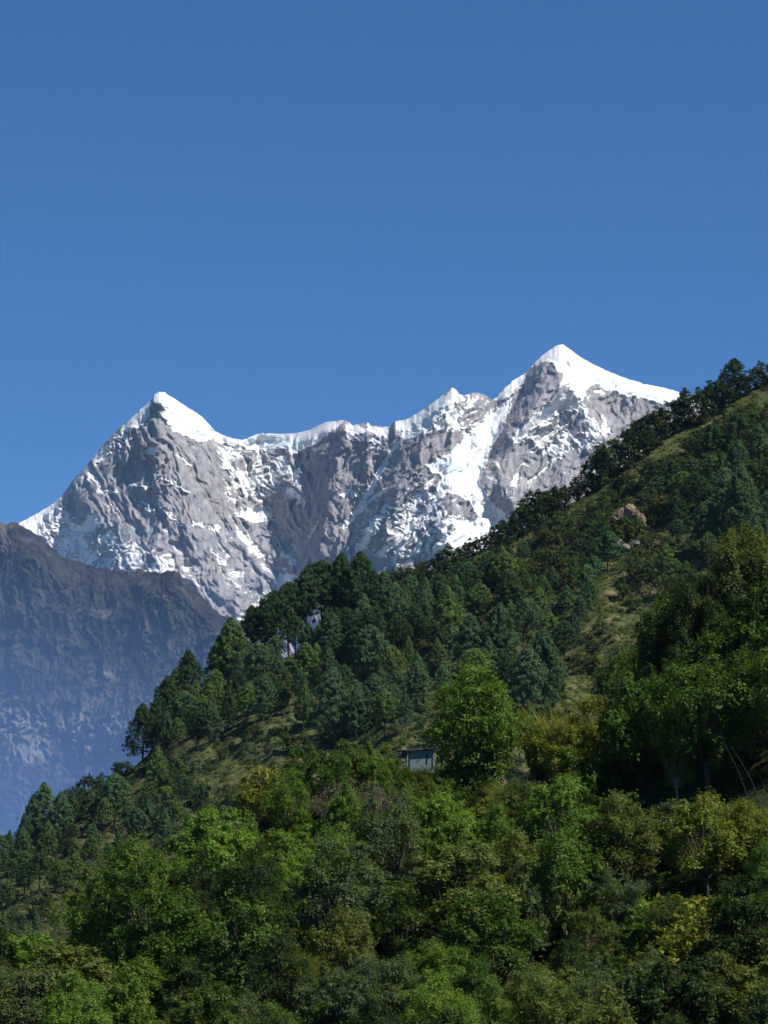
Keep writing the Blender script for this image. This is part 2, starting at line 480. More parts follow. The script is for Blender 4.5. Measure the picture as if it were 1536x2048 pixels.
    stroke(ICE, PX, PY, [(1000, 830), (970, 900), (955, 950)], 0.45, 6, 6)

    # ---- relief: metres towards the viewer
    wx = PX + 14 * fbm(PX / 60, PY / 60, 3, 41); wy = PY + 14 * fbm(PX / 60, PY / 60, 3, 43)
    lean = wx + 0.25 * wy
    rough = 1 - 0.66 * full
    rel = 46 * ridged(lean / 92, wy / 190, 3, 1, 0.45)
    rel = rel + rough * 13 * ridged(lean / 34, wy / 62, 3, 9, 0.5)
    rel = rel + rough * 4 * ridged((wx - 0.8 * wy) / 22, (wy + 0.5 * wx) / 30, 3, 17, 0.5)
    rel = rel + rough * 2.6 * fbm(wx / 6.5, wy / 6.5, 3, 23, 0.6)
    lm = 1 - sstep(560, 740, PX)
    ga = ridged((wx * 0.86 - wy * 0.50) / 34, (wx * 0.50 + wy * 0.86) / 240, 3, 81, 0.55)      # ribs running down to the right
    gb = ridged((wx * 0.80 + wy * 0.60) / 32, (wy * 0.80 - wx * 0.60) / 240, 3, 87, 0.55)      # and down to the left
    gul = ga * lm + gb * (1 - lm)
    rel = rel + rough * 24 * gul
    rel = rel + full * 5 * ridged((wx + wy) / 9, (wy - wx) / 50, 2, 91) + full * 12 * fbm(lean / 16, wy / 30, 4, 29, 0.55)
    # ledges
    ph = (wy + 0.35 * wx + 10 * fbm(PX / 45, PY / 45, 3, 51)) / 17.0
    rel = rel + rough * 9 * (np.abs((ph % 1) - 0.5) * 2 - 0.5) * sstep(-0.2, 0.6, fbm(PX / 80, PY / 50, 2, 57))
    def rib(line, w, amp):
        nonlocal rel
        d = line_d(PX, PY, line)
        rel = rel + amp * np.exp(-(d / w) ** 2 * 0.5)
    rib([(318, 783), (335, 860), (380, 960), (400, 1060), (450, 1180)], 38, 90)
    rib([(690, 841), (675, 920), (650, 1000), (640, 1100)], 30, 80)
    rib([(904, 774), (860, 880), (800, 960), (760, 1060)], 30, 140)
    rib([(1125, 688), (1095, 730), (1075, 790), (1010, 880), (1000, 960), (1040, 1010)], 30, 160)
    rib([(1146, 785), (1165, 815), (1210, 880), (1260, 960)], 26, 105)
    rib([(1140, 778), (1075, 815), (1020, 872)], 16, 60)
    rib([(150, 955), (200, 1040), (260, 1130)], 30, 60)
    rib([(1040, 780), (985, 880), (950, 960)], 18, -110)
    rib([(500, 890), (520, 1000), (560, 1100), (540, 1200)], 34, -90)
    rib([(765, 930), (735, 985), (690, 1050)], 12, -55)
    rib([(985, 800), (950, 850)], 14, -60)
    rib([(940, 960), (900, 1060)], 40, 70)
    rib([(430, 862), (450, 900), (470, 960)], 16, -70)
    rel = rel * 0.86
    Yr = 15200 + 260 * np.sin(u / 210.0) + 120 * np.sin(u / 83.0 + 1)
    m_px = Yr / FPX
    env = sstep(0, 0.05, v) * 0.85 + 0.15
    Y = Yr - (PY - ridge) * m_px * 0.80 - rel * env
    # snow settles on the gentler ground
    dY = -np.gradient(Y, axis=0) / (np.gradient(PY, axis=0) * m_px + 1e-9)
    flat = np.clip((dY - 0.8) / 2.2, -0.6, 0.6)
    al, ac = wx * 0.94 + wy * 0.34, wy * 0.94 - wx * 0.34
    nz = 0.75 * fbm(al / 24, ac / 7, 4, 61, 0.62) + 0.55 * fbm(lean / 7, wy / 34, 3, 63, 0.6) * (fbm(PX / 70, PY / 70, 2, 65) > -0.1)
    hold = np.clip((S - 0.07) * 3.6, 0, 1) * np.clip((1.3 - S) * 1.6, 0.1, 1)
    SN = S + hold * (0.30 * flat - 0.30 * (gul - gul.mean()) * rough + 0.36 * nz + 0.20 * fbm(al / 7, ac / 2.6, 2, 67))
    # fat cornices: snow stands proud of the rock
    Y = Y - 9 * sstep(0.45, 0.8, SN) * env
    PYj = PY + (1.6 * fbm(u / 9, u * 0 + 3.3, 3, 71) * (1 - full[0]))[None, :] * np.exp(-v * 14)
    V = at(PX, PYj, Y)
    # the far side of the ridge falls away behind
    back, bs = [], []
    for k in range(1, 15)[::-1]:
        b = V[0].copy(); dy = 30 * k ** 1.6
        b[:, 1] += dy
        b[:, 2] = V[0][:, 2] - 0.85 * dy * (1 - 0.15 * np.clip(fbm(u / 60, u * 0 + k * .3, 3, 77), -1, 1))
        back.append(b); bs.append(np.full(len(u), 0.75))
    V = np.concatenate([np.array(back), V]); SN = np.concatenate([np.array(bs), SN]); ICE = np.concatenate([np.zeros((14, len(u))), ICE])
    nr, nc = V.shape[:2]
    me = make_mesh('snow_mountain', V.reshape(-1, 3), grid_faces(nr, nc), M_SNOW, True, {'snow': SN, 'ice': ICE})
    obj('snow_mountain', me, kind='structure', label='jagged snow covered mountain of grey rock under the blue sky', cat='mountain')


def build_rock_mountain():
    sky_line = np.array([(-900, 880), (-500, 900), (-200, 985), (0, 1043), (15, 1047), (35, 1045), (50, 1055), (70, 1068), (90, 1085), (120, 1110), (150, 1122), (190, 1135), (230, 1140),
        (262, 1143), (275, 1138), (290, 1142), (320, 1145), (350, 1143), (360, 1147), (375, 1165), (385, 1175), (400, 1188), (420, 1210), (440, 1228), (455, 1238),
        (480, 1265), (560, 1340), (700, 1460), (900, 1600), (1300, 1850)], float)
    u = np.arange(-900, 1300, 2.0)
    ridge = np.interp(u, sky_line[:, 0], sky_line[:, 1])
    NR = 500
    v = np.linspace(0, 1, NR)[:, None]
    PX = np.broadcast_to(u, (NR, len(u))).copy()
    PY = ridge + (2160 - ridge) * v
    wx = PX + 20 * fbm(PX / 90, PY / 90, 3, 141); wy = PY + 20 * fbm(PX / 90, PY / 90, 3, 143)
    rel = 26 * ridged((wx - 0.12 * wy) / 105, wy / 240, 3, 101, 0.5) + 17 * ridged((wx + 0.15 * wy) / 30, wy / 62, 4, 109, 0.6) + 9 * ridged((wx + .2 * wy) / 13, wy / 22, 4, 113, 0.65) + 3.5 * fbm(wx / 4.5, wy / 5.5, 2, 119)
    def rib(line, w, amp):
        nonlocal rel
        rel = rel + amp * np.exp(-(line_d(PX, PY, line) / w) ** 2 * 0.5)
    rib([(375, 1165), (340, 1250), (300, 1350), (200, 1460)], 40, 60)
    rib([(35, 1045), (80, 1200), (60, 1350)], 45, 50)
    rib([(190, 1400), (260, 1400), (330, 1480)], 60, 60)
    B = np.full(PX.shape, 0.30)
    paint(B, PX, PY, [(-100, 1390), (60, 1400), (130, 1450), (110, 1530), (40, 1560), (-100, 1500)], 0.85, 30)
    paint(B, PX, PY, [(140, 1400), (260, 1390), (340, 1420), (250, 1500), (160, 1530), (110, 1560)], 0.85, 30)
    paint(B, PX, PY, [(-100, 1020), (60, 1060), (170, 1130), (120, 1160), (-100, 1120)], 0.42, 20)
    paint(B, PX, PY, [(200, 1150), (370, 1150), (400, 1220), (300, 1240), (200, 1210)], 0.16, 20)
    Yr = 6300 + 150 * np.sin(u / 260.0) - 0.25 * (u - 300)
    m_px = Yr / FPX
    env = sstep(0, 0.05, v) * 0.8 + 0.2
    Y = Yr - (PY - ridge) * m_px * 1.0 - rel * env
    PYj = PY + (3.0 * fbm(u / 14, u * 0 + 1.3, 4, 171, 0.6))[None, :] * np.exp(-v * 20)
    V = at(PX, PYj, Y)
    back = []
    for k in range(1, 11)[::-1]:
        b = V[0].copy(); dy = 22 * k ** 1.7
        b[:, 1] += dy; b[:, 2] -= 0.8 * dy
        back.append(b)
    V = np.concatenate([np.array(back), V]); B = np.concatenate([np.full((10, len(u)), 0.3), B])
    nr, nc = V.shape[:2]
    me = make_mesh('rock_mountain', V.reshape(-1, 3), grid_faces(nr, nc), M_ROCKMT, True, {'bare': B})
    obj('rock_mountain', me, kind='structure', label='dark hazy scrub covered mountain at the left below the snow peaks', cat='mountain')


# ------------------------------------------------------------------ wooded hill and near hillside (depth as a function of photo column and row)
class Slope:
    def __init__(s, line, bottom, Yr, Yb, amp, scale, seed):
        s.line = np.array(line, float); s.bot = np.array(bottom, float)
        s.Yr = np.array(Yr, float); s.Yb = np.array(Yb, float)
        s.amp, s.scale, s.seed = amp, scale, seed
    def ridge(s, px): return np.interp(px, s.line[:, 0], s.line[:, 1])
    def depth(s, px, py):
        r = s.ridge(px); b = np.interp(px, s.bot[:, 0], s.bot[:, 1])
        v = (py - r) / (b - r)
        yr = np.interp(px, s.Yr[:, 0], s.Yr[:, 1]); yb = np.interp(px, s.Yb[:, 0], s.Yb[:, 1])
        n = fbm(np.asarray(px) / s.scale, np.asarray(py) / s.scale * 1.3, 4, s.seed)
        n = n + 0.16 * fbm(np.asarray(px) / s.scale * 4.5, np.asarray(py) / s.scale * 7, 3, s.seed + 9)
        n = n + 0.6 * ridged((np.asarray(px) + 0.8 * np.asarray(py)) / s.scale / 1.4, (np.asarray(py) - np.asarray(px) * .3) / s.scale / 3, 2, s.seed + 5)
        return yr + (yb - yr) * v - s.amp * n * sstep(-0.02, 0.15, v)
    def point(s, px, py): return at(px, py, s.depth(px, py))
    def build(s, name, mat, u0, u1, du, nrows, label, back_step, back_slope):
        u = np.arange(u0, u1, du)
        r = s.ridge(u); b = np.interp(u, s.bot[:, 0], s.bot[:, 1])
        v = np.linspace(0, 1, nrows)[:, None]
        PX = np.broadcast_to(u, (nrows, len(u))).copy(); PY = r + (b - r) * v
        V = s.point(PX, PY)
        back = []
        for k in range(1, 9)[::-1]:
            q = V[0].copy(); dy = back_step * k ** 1.5
            q[:, 1] += dy; q[:, 2] -= back_slope * dy
            back.append(q)
        V = np.concatenate([np.array(back), V])
        me = make_mesh(name, V.reshape(-1, 3), grid_faces(*V.shape[:2]), mat, True)
        return obj(name, me, kind='structure', label=label, cat='hill')


HILL = Slope([(-700, 2060), (-300, 1850), (-100, 1750), (0, 1700), (80, 1655), (150, 1610), (240, 1560), (300, 1505), (345, 1450), (390, 1415), (440, 1388), (520, 1338), (600, 1302), (660, 1276), (710, 1232),
              (760, 1195), (800, 1175), (900, 1130), (1000, 1085), (1060, 1060), (1130, 1015), (1180, 985), (1250, 930), (1300, 890), (1390, 840), (1450, 805), (1536, 760), (1700, 690), (2200, 560)],
             [(-700, 2230), (2200, 2230)],
             [(-700, 1450), (0, 1500), (400, 1620), (800, 1650), (1536, 1780), (2200, 1800)],
             [(-700, 980), (0, 930), (768, 880), (1536, 860), (2200, 850)], 13, 120, 201)
NEAR = Slope([(-700, 2070), (-200, 1960), (0, 1905), (150, 1860), (250, 1790), (380, 1720), (480, 1660), (560, 1610), (650, 1565), (760, 1545), (830, 1538), (900, 1560), (1000, 1575), (1060, 1540),
              (1150, 1500), (1220, 1455), (1300, 1370), (1380, 1300), (1450, 1230), (1536, 1170), (1700, 1060), (2200, 900)],
             [(-700, 2330), (2200, 2330)],
             [(-700, 400), (0, 405), (500, 425), (900, 440), (1536, 470), (2200, 480)],
             [(-700, 300), (2200, 300)], 3.5, 150, 301)


# ------------------------------------------------------------------ plants
def leaves(c, n, size, aspect, rs, up=0.0, tdir=None):
    """diamond leaves: centres c (k,3), facing normals n (k,3)"""
    k = len(c)
    n = n / (np.linalg.norm(n, axis=1, keepdims=True) + 1e-9)
    a = rs.randn(k, 3); a[:, 2] += up
    if tdir is not None: a = a * .55 + tdir * 1.4
    t = a - n * (a * n).sum(1, keepdims=True); t /= np.linalg.norm(t, axis=1, keepdims=True) + 1e-9
    b = np.cross(n, t)
    L = (size * (0.6 + 0.8 * rs.rand(k)))[:, None]; W = L * aspect
    v = np.stack([c - t * L * .5, c + b * W * .5 + n * L * .06, c + t * L * .5, c - b * W * .5 + n * L * .06], 1)
    return v.reshape(-1, 3)


def quads(k, off=0):
    return np.arange(k * 4).reshape(k, 4) + off


def tube(pts, rad, sides=6):
    pts = np.asarray(pts, float); rad = np.asarray(rad, float)
    n = len(pts); V = []
    for i in range(n):
        d = pts[min(i + 1, n - 1)] - pts[max(i - 1, 0)]; d /= np.linalg.norm(d) + 1e-9
        a = np.cross(d, (0.3, 1, 0.1)); a /= np.linalg.norm(a) + 1e-9
        b = np.cross(d, a)
        for j in range(sides):
            th = 2 * math.pi * j / sides
            V.append(pts[i] + rad[i] * (a * math.cos(th) + b * math.sin(th)))
    F = [[i * sides + j, i * sides + (j + 1) % sides, (i + 1) * sides + (j + 1) % sides, (i + 1) * sides + j] for i in range(n - 1) for j in range(sides)]
    return np.array(V), np.array(F)


def join(parts):
    V, F, o = [], [], 0
    for v, f in parts:
        V.append(v); F.append(f + o); o += len(v)
    return np.concatenate(V), np.concatenate(F)


def sph(rs, k):
    d = rs.randn(k, 3)
    return d / np.linalg.norm(d, axis=1, keepdims=True)


def make_pine(seed, slim=1.0, bare=0.3, full=1.0):
    """unit-height long-needled pine: bare lower trunk, rounded cone of upturned tufted boughs"""
    rs = np.random.RandomState(seed)
    bend = rs.randn(2) * 0.015
    hz = np.linspace(0, 0.97, 9)
    tp = np.stack([bend[0] * np.sin(hz * 3), bend[1] * np.sin(hz * 2.5), hz], 1); tp[0, 2] = -0.06
    parts = [tube(tp, 0.016 * (1.03 - hz) + 0.002, 6)]
    C, NN = [], []
    nb = int(105 * full)
    for i in range(nb):
        t = (i + rs.rand()) / nb
        z0 = bare + (0.97 - bare) * t ** 0.9
        prof = (1 - t) ** 0.9 * (0.55 + 0.45 * min(1, t * 7 + 0.3)) * 0.335 * slim
        L = prof * (0.78 + 0.26 * rs.rand())
        az = i * 2.399 + rs.randn() * .4
        rise = 0.25 + 0.75 * t + rs.randn() * .12
        p0 = np.array([np.interp(z0, hz, tp[:, 0]), np.interp(z0, hz, tp[:, 1]), z0])
        d = np.array([math.cos(az), math.sin(az), rise * .55])
        p1 = p0 + d * L * .6; p2 = p0 + d * L + np.array([0, 0, L * .35])
        if L > 0.05:
            parts.append(tube([p0, p1, p2], [0.0045, 0.003, 0.0015], 4))
        for q, w in ((p1, .5), (p2, 1.0), (p0 + d * L * .85 + rs.randn(3) * L * .18, .8), (p0 + d * L * .7 + rs.randn(3) * L * .25, .7)):
            kk = int(17 * w + 5)
            o = sph(rs, kk); o[:, 2] = o[:, 2] * .8 + .15
            rr = 0.030 + 0.012 * rs.rand()
            C.append(q + o * rr * rs.rand(kk, 1) ** .5); NN.append(o + d * .5 + np.array([0, 0, .5]) + rs.randn(kk, 3) * .45)
    kk = 26                                            # leader
    o = sph(rs, kk); C.append(np.array([tp[-1, 0], tp[-1, 1], 0.955]) + o * np.array([.018, .018, .04])); NN.append(o + .3)
    C = np.concatenate(C); NN = np.concatenate(NN)
    lv = leaves(C, NN, 0.050, 0.24, rs, 1.3)
    tv, tf = join(parts)
    return (make_mesh('pine_trunk', tv, tf, M_BARK), make_mesh('pine_crown', lv, quads(len(C)), M_PINE, False))


def spray(rs, p, s, k, layered=0.0, out=None):
    """leafy twigs radiating from P: leaf centres, facing normals, pointing directions"""
    nt = max(7, int(k / 16))
    d = sph(rs, nt) + np.array([0, 0, 0.35]) + (0 if out is None else out)
    d[:, 2] *= (1 - 0.6 * layered)
    d /= np.linalg.norm(d, axis=1, keepdims=True)
    L = s * (0.6 + 0.55 * rs.rand(nt))
    w = rs.randint(0, nt, k)
    f = 0.25 + 0.8 * rs.rand(k) ** 0.7
    c = p + d[w] * (L[w] * f)[:, None] + rs.randn(k, 3) * s * 0.11
    c[:, 2] -= (f ** 2) * s * 0.16
    t = d[w] + rs.randn(k, 3) * .5; t[:, 2] -= 0.35 * f
    n = d[w] * 0.55 + np.array([0, 0, 0.75 + layered]) + rs.randn(k, 3) * .40
    return c, n, t


def make_broadleaf(seed, R_=0.42, nclump=26, leaf=0.035, per=170, mat=None, low=0.3, flat=1.0, layered=0.0, bark=None, aspect=0.5):
    """unit-height leafy tree: forked trunk and limbs carrying many leaf clumps"""
    rs = np.random.RandomState(seed)
    mat = mat or M_LEAF
    cz = (1 + low) / 2; rz = (1 - low) / 2
    cl = []
    tries = 0
    while len(cl) < nclump and tries < 4000:
        tries += 1
        d = sph(rs, 1)[0]
        r = (0.45 + 0.55 * rs.rand()) ** .7
        p = np.array([d[0] * R_ * r, d[1] * R_ * r, cz + d[2] * rz * r * flat])
        wide = 1 - 0.35 * max(0, (p[2] - cz) / rz) - 0.25 * max(0, (cz - p[2]) / rz)
        p[:2] *= wide
        p += rs.randn(3) * 0.025
        size = (0.10 + 0.09 * rs.rand()) * (R_ / 0.42) ** .5
        if all(np.linalg.norm(p - q) > (size + s) * 0.55 for q, s in cl):
            cl.append((p, size))
    parts = []
    fork = low * (0.5 + 0.3 * rs.rand()) + 0.05
    lean = rs.randn(2) * 0.03
    parts.append(tube([(0, 0, -0.08), (lean[0] * .5, lean[1] * .5, fork * .5), (lean[0], lean[1], fork)], [0.034, 0.026, 0.022], 7))
    base = np.array([lean[0], lean[1], fork])
    C, NN, TD = [], [], []
    for p, s in cl:
        mid = base * .45 + p * .55 + np.array([0, 0, -0.04]) + rs.randn(3) * .02
        parts.append(tube([base, mid, p], [0.013, 0.008, 0.003], 5))
        c, n_, t_ = spray(rs, p, s, int(per * (s / 0.14) ** 2), layered)
        C.append(c); NN.append(n_); TD.append(t_)
    C = np.concatenate(C); NN = np.concatenate(NN); TD = np.concatenate(TD)
    lv = leaves(C, NN, leaf, aspect, rs, 0, TD)
    tv, tf = join(parts)
    return (make_mesh('tree_trunk', tv, tf, bark or M_BARK), make_mesh('tree_crown', lv, quads(len(C)), mat, False))


def make_bush(seed, leaf=0.05, n=1500, mat=None, spread=0.62, spiky=0.0):
    """unit-height uneven bush: leafy stems of different heights from the ground"""
    rs = np.random.RandomState(seed)
    mat = mat or M_LEAF
    parts, C, NN, TD = [], [], [], []
    ns = 15
    for i in range(ns):
        az = i * 2.399 + rs.randn() * .5; rad = spread * math.sqrt((i + .5) / ns) * (0.8 + .4 * rs.rand())
        h = (1 - 0.5 * (rad / spread) ** 2) * (0.45 + 0.55 * rs.rand())
        tip = np.array([math.cos(az) * rad, math.sin(az) * rad, max(.12, h * .85)])
        parts.append(tube([(0.08 * math.cos(az), 0.08 * math.sin(az), -0.1), tip * np.array([.5, .5, .6]), tip], [0.02, 0.013, 0.004], 5))
        for q, sz in ((tip, 0.15 + .12 * rs.rand()), (tip * np.array([.75, .75, .6]), 0.2)):
            k = n // ns // 2
            c, n_, t_ = spray(rs, q, sz, k, 0.0, np.array([0, 0, .3 + spiky]))
            c[:, 2] = np.where(c[:, 2] < 0.02, 0.02 + rs.rand(k) * .12, c[:, 2])
            C.append(c); NN.append(n_); TD.append(t_)
    C = np.concatenate(C); NN = np.concatenate(NN); TD = np.concatenate(TD)
    lv = leaves(C, NN, leaf, 0.5 - 0.28 * spiky, rs, spiky * 2, TD)
    tv, tf = join(parts)
    return (make_mesh('bush_stems', tv, tf, M_BARK), make_mesh('bush_foliage', lv, quads(len(C)), mat, False))


def make_blades(seed, n=420, width=0.012, spread=0.25, flare=0.35, mat=None):
    """unit-height clump of tall arching grass or cane leaves"""
    rs = np.random.RandomState(seed)
    V = []
    for i in range(n):
        az = rs.rand() * 6.283; r0 = spread * math.sqrt(rs.rand())
        a2 = az + rs.randn() * .8
        h = 0.55 + 0.45 * rs.rand() if rs.rand() < .7 else 0.3 + .3 * rs.rand()
        out = flare * (0.3 + rs.rand()) * h
        w = width * (0.6 + .8 * rs.rand())
        base = np.array([math.cos(az) * r0, math.sin(az) * r0, -0.03])
        d = np.array([math.cos(a2), math.sin(a2), 0]); s = np.array([-d[1], d[0], 0]) * w
        th = rs.rand() * 3.14; s = s * math.cos(th) + d * w * math.sin(th)
        pm = base + d * out * .35 + np.array([0, 0, h * .62]); pt = base + d * out + np.array([0, 0, h * (0.9 + .1 * rs.rand())])
        V += [base - s, base + s, pm + s, pm - s, pm - s, pm + s, pt + s * .15, pt - s * .15]
    V = np.array(V)
    return make_mesh('blades', V, quads(len(V) // 4), mat or M_BLADE, False)


def make_twigs(seed):
    """unit-height bare greyish shrub: fine forking twigs with a few dry leaves"""
    rs = np.random.RandomState(seed)
    parts, V = [], []
    def grow(p, d, L, r, lev):
        q = p + d * L + rs.randn(3) * L * .08
        parts.append(tube([p, (p + q) / 2 + rs.randn(3) * L * .05, q], [r, r * .8, r * .6], 3 if lev > 1 else 5))
        if lev >= 4: return
        for k in range(3 if lev < 3 else 4):
            nd = d + rs.randn(3) * .42 + np.array([0, 0, .12]); nd /= np.linalg.norm(nd)
            grow(q, nd, L * (0.62 + .15 * rs.rand()), r * .55, lev + 1)
    for i in range(6):
        az = i * 1.05 + rs.randn() * .2
        d = np.array([math.cos(az) * .55, math.sin(az) * .55, 1]); d /= np.linalg.norm(d)
        grow(np.array([math.cos(az) * .04, math.sin(az) * .04, -.05]), d, 0.33, 0.012, 0)
    tv, tf = join(parts)
    tips = tv[rs.randint(0, len(tv), 3600)]
    tips = tips[tips[:, 2] > .3]
    C = tips + rs.randn(len(tips), 3) * .03
    lv = leaves(C, rs.randn(len(C), 3) + np.array([0, 0, .4]), 0.035, .3, rs, 1.0)
    sc = 1.0 / max(lv[:, 2].max(), 1e-3)
    return (make_mesh('shrub_stems', tv * sc, tf, M_BARK), make_mesh('shrub_twigs', lv * sc, quads(len(C)), M_TWIG, False))


rnd = random.Random(11)
EXTRA_NAME = {'pine_tree': ('trunk', 'crown'), 'broadleaf_tree': ('trunk', 'crown'), 'leafy_tree': ('trunk', 'crown'), 'bush': ('stems', 'foliage'), 'dry_shrub': ('stems', 'twigs')}


def plant(name, meshes, loc, h, wid, colr, label, cat, group, rz=None, tilt=0.0):
    """one thing: Empty at the foot > its parts (or one mesh when MESHES is a single mesh)"""
    single = not isinstance(meshes, tuple)
    root = obj(name, meshes if single else None, None, label, cat, group, None, tuple(float(x) for x in loc))
    root.rotation_euler = (tilt * rnd.uniform(-1, 1), tilt * rnd.uniform(-1, 1), rnd.uniform(0, 6.283) if rz is None else rz)
    root.scale = (h * wid, h * wid, h)
    root.color = tuple(colr) + (1,)
    if not single:
        for nm, me in zip(EXTRA_NAME[name], meshes):
            c = obj(nm, me, root)
            c.color = tuple(colr) + (1,)
    return root


def jit(c, a=0.18):
    k = 1 + rnd.uniform(-a, a)
    return tuple(max(0.004, x * k * (1 + rnd.uniform(-a, a) * .4)) for x in c)


build_snow_mountain()
build_rock_mountain()
HILL.build('hill', M_HILL, -700, 2200, 5, 150, 'steep grassy hill crossing from lower left to upper right', 25, 0.5)
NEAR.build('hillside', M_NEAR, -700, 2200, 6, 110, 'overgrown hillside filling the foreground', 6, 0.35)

gx = np.linspace(-9000, 9000, 61); gy = np.linspace(-400, 21000, 72)
GXX, GYY = np.meshgrid(gx, gy)
GZ = -0.5 + 0.4 * fbm(GXX / 900, GYY / 900, 3, 401)
me = make_mesh('ground', np.stack([GXX, GYY, GZ], -1).reshape(-1, 3), grid_faces(*GXX.shape), M_GROUND)
obj('ground', me, kind='structure', label='flat grassy valley floor', cat='ground')

# ---- prototypes
PINES = [make_pine(500 + i, (0.85, 1.0, 1.15, 0.95, 1.3, 0.75, 1.1, 1.0)[i], (0.30, 0.18, 0.34, 0.12, 0.38, 0.22, 0.10, 0.42)[i], (1, 1.1, 1, 1.15, .9, 1, 1.15, .85)[i]) for i in range(8)]
FARTREES = [make_broadleaf(600 + i, (0.42, 0.5, 0.36, 0.46, 0.55)[i], (20, 22, 18, 20, 24)[i], 0.065, 130, M_FARLEAF, (0.08, 0.05, 0.14, 0.05, 0.1)[i]) for i in range(5)]
FARBUSH = [make_bush(650 + i, 0.16, 330, M_FARLEAF, (0.6, 0.75, 0.9, 0.55)[i])[1] for i in range(4)]
TREES = [make_broadleaf(700, 0.40, 34, 0.032, 620, M_LEAF, 0.08, 1.0, 0, None, 0.5),
         make_broadleaf(701, 0.48, 34, 0.036, 520, M_LEAF, 0.08, 1.0, 0.1, None, 0.6),
         make_broadleaf(702, 0.34, 30, 0.028, 760, M_LEAF, 0.08, 1.0, 0, None, 0.4),
         make_broadleaf(703, 0.42, 26, 0.034, 560, M_LEAF, 0.06, 1.0, 0.3, None, 0.45),
         make_broadleaf(704, 0.55, 34, 0.030, 620, M_LEAF, 0.14, 1.0, 0.5, None, 0.5),
         make_broadleaf(705, 0.40, 24, 0.040, 470, M_LEAF, 0.08, 1.0, 0, None, 0.35),
         make_broadleaf(706, 0.30, 24, 0.032, 560, M_LEAF, 0.12, 1.0, 0.1, None, 0.3),
         make_broadleaf(707, 0.50, 24, 0.034, 560, M_LEAF, 0.18, 1.0, 0.4, None, 0.6)]
SPREAD = [make_broadleaf(760 + i, 0.62, 40, 0.036, 330, M_LEAF, 0.30, 0.95, 0.6) for i in range(2)]
FLOWERTREE = make_broadleaf(780, 0.48, 30, 0.045, 260, M_FLOWER, 0.15)
PALETREE = make_broadleaf(790, 0.34, 16, 0.036, 200, M_LEAF, 0.45, 1.0, 0, M_PALEBARK)
BUSHES = [make_bush(800 + i, (0.062, 0.072, 0.055, 0.066, 0.085)[i], (4600, 3800, 5000, 4200, 3200)[i], M_LEAF, (0.6, 0.75, 0.7, 0.9, 0.65)[i], (0, 0, .2, .1, .6)[i]) for i in range(5)]
FEATHER = [make_bush(870 + i, 0.085, 6000, M_BLADE, 0.42, 1.1) for i in range(2)]
FLOWERBUSH = make_bush(850, 0.08, 2600, M_FLOWER, 0.7)
BLADES = [make_blades(900 + i, 1300, 0.0048, 0.38, 0.42 + .1 * i) for i in range(3)]
BROADBLADES = make_blades(930, 26, 0.05, 0.08, 0.8)
TWIGS = [make_twigs(950 + i) for i in range(3)]


def hill_zone(px, py):
    if px < 300: return 'on the hazy lower left slope'
    if px < 480: return 'on the left shoulder of the hill'
    if px < 640: return 'below the left skyline'
    if px < 800: return 'below the wooded knoll on the hill'
    if px < 960: return 'on the hill above the tin hut'
    if px < 1120: return 'on the hill behind the round tree'
    if px < 1290: return 'on the hill below the tan rock face'
    if px < 1420: return 'right of the tan rock face'
    return 'high at the right edge'


def hgt(h):
    return 'small' if h < 11 else ('medium' if h < 16 else 'tall')


used = {}


def uniq(label, px, py):
    used.setdefault(label, []).append((px, py))
    return label


# ---- the pines of the wooded hill
PCOL = {'dark green': (0.042, 0.078, 0.029), 'blue green': (0.066, 0.122, 0.056), 'mid green': (0.088, 0.140, 0.040)}
def pine(px, py, h, tone, skyline=False, wid=1.0, var=None, label=None):
    p = HILL.point(px, py)
    v = rnd.randrange(8) if var is None else var
    if label is None:
        if skyline: label = f'{tone} pointed pine of the row on the skyline ' + hill_zone(px, py)
        else: label = f'{hgt(h)} {tone} pine ' + hill_zone(px, py)
    plant('pine_tree', PINES[v], p, h, wid, jit(PCOL[tone]), uniq(label, px, py), 'pine', 'pines on the wooded hill', tilt=0.04)


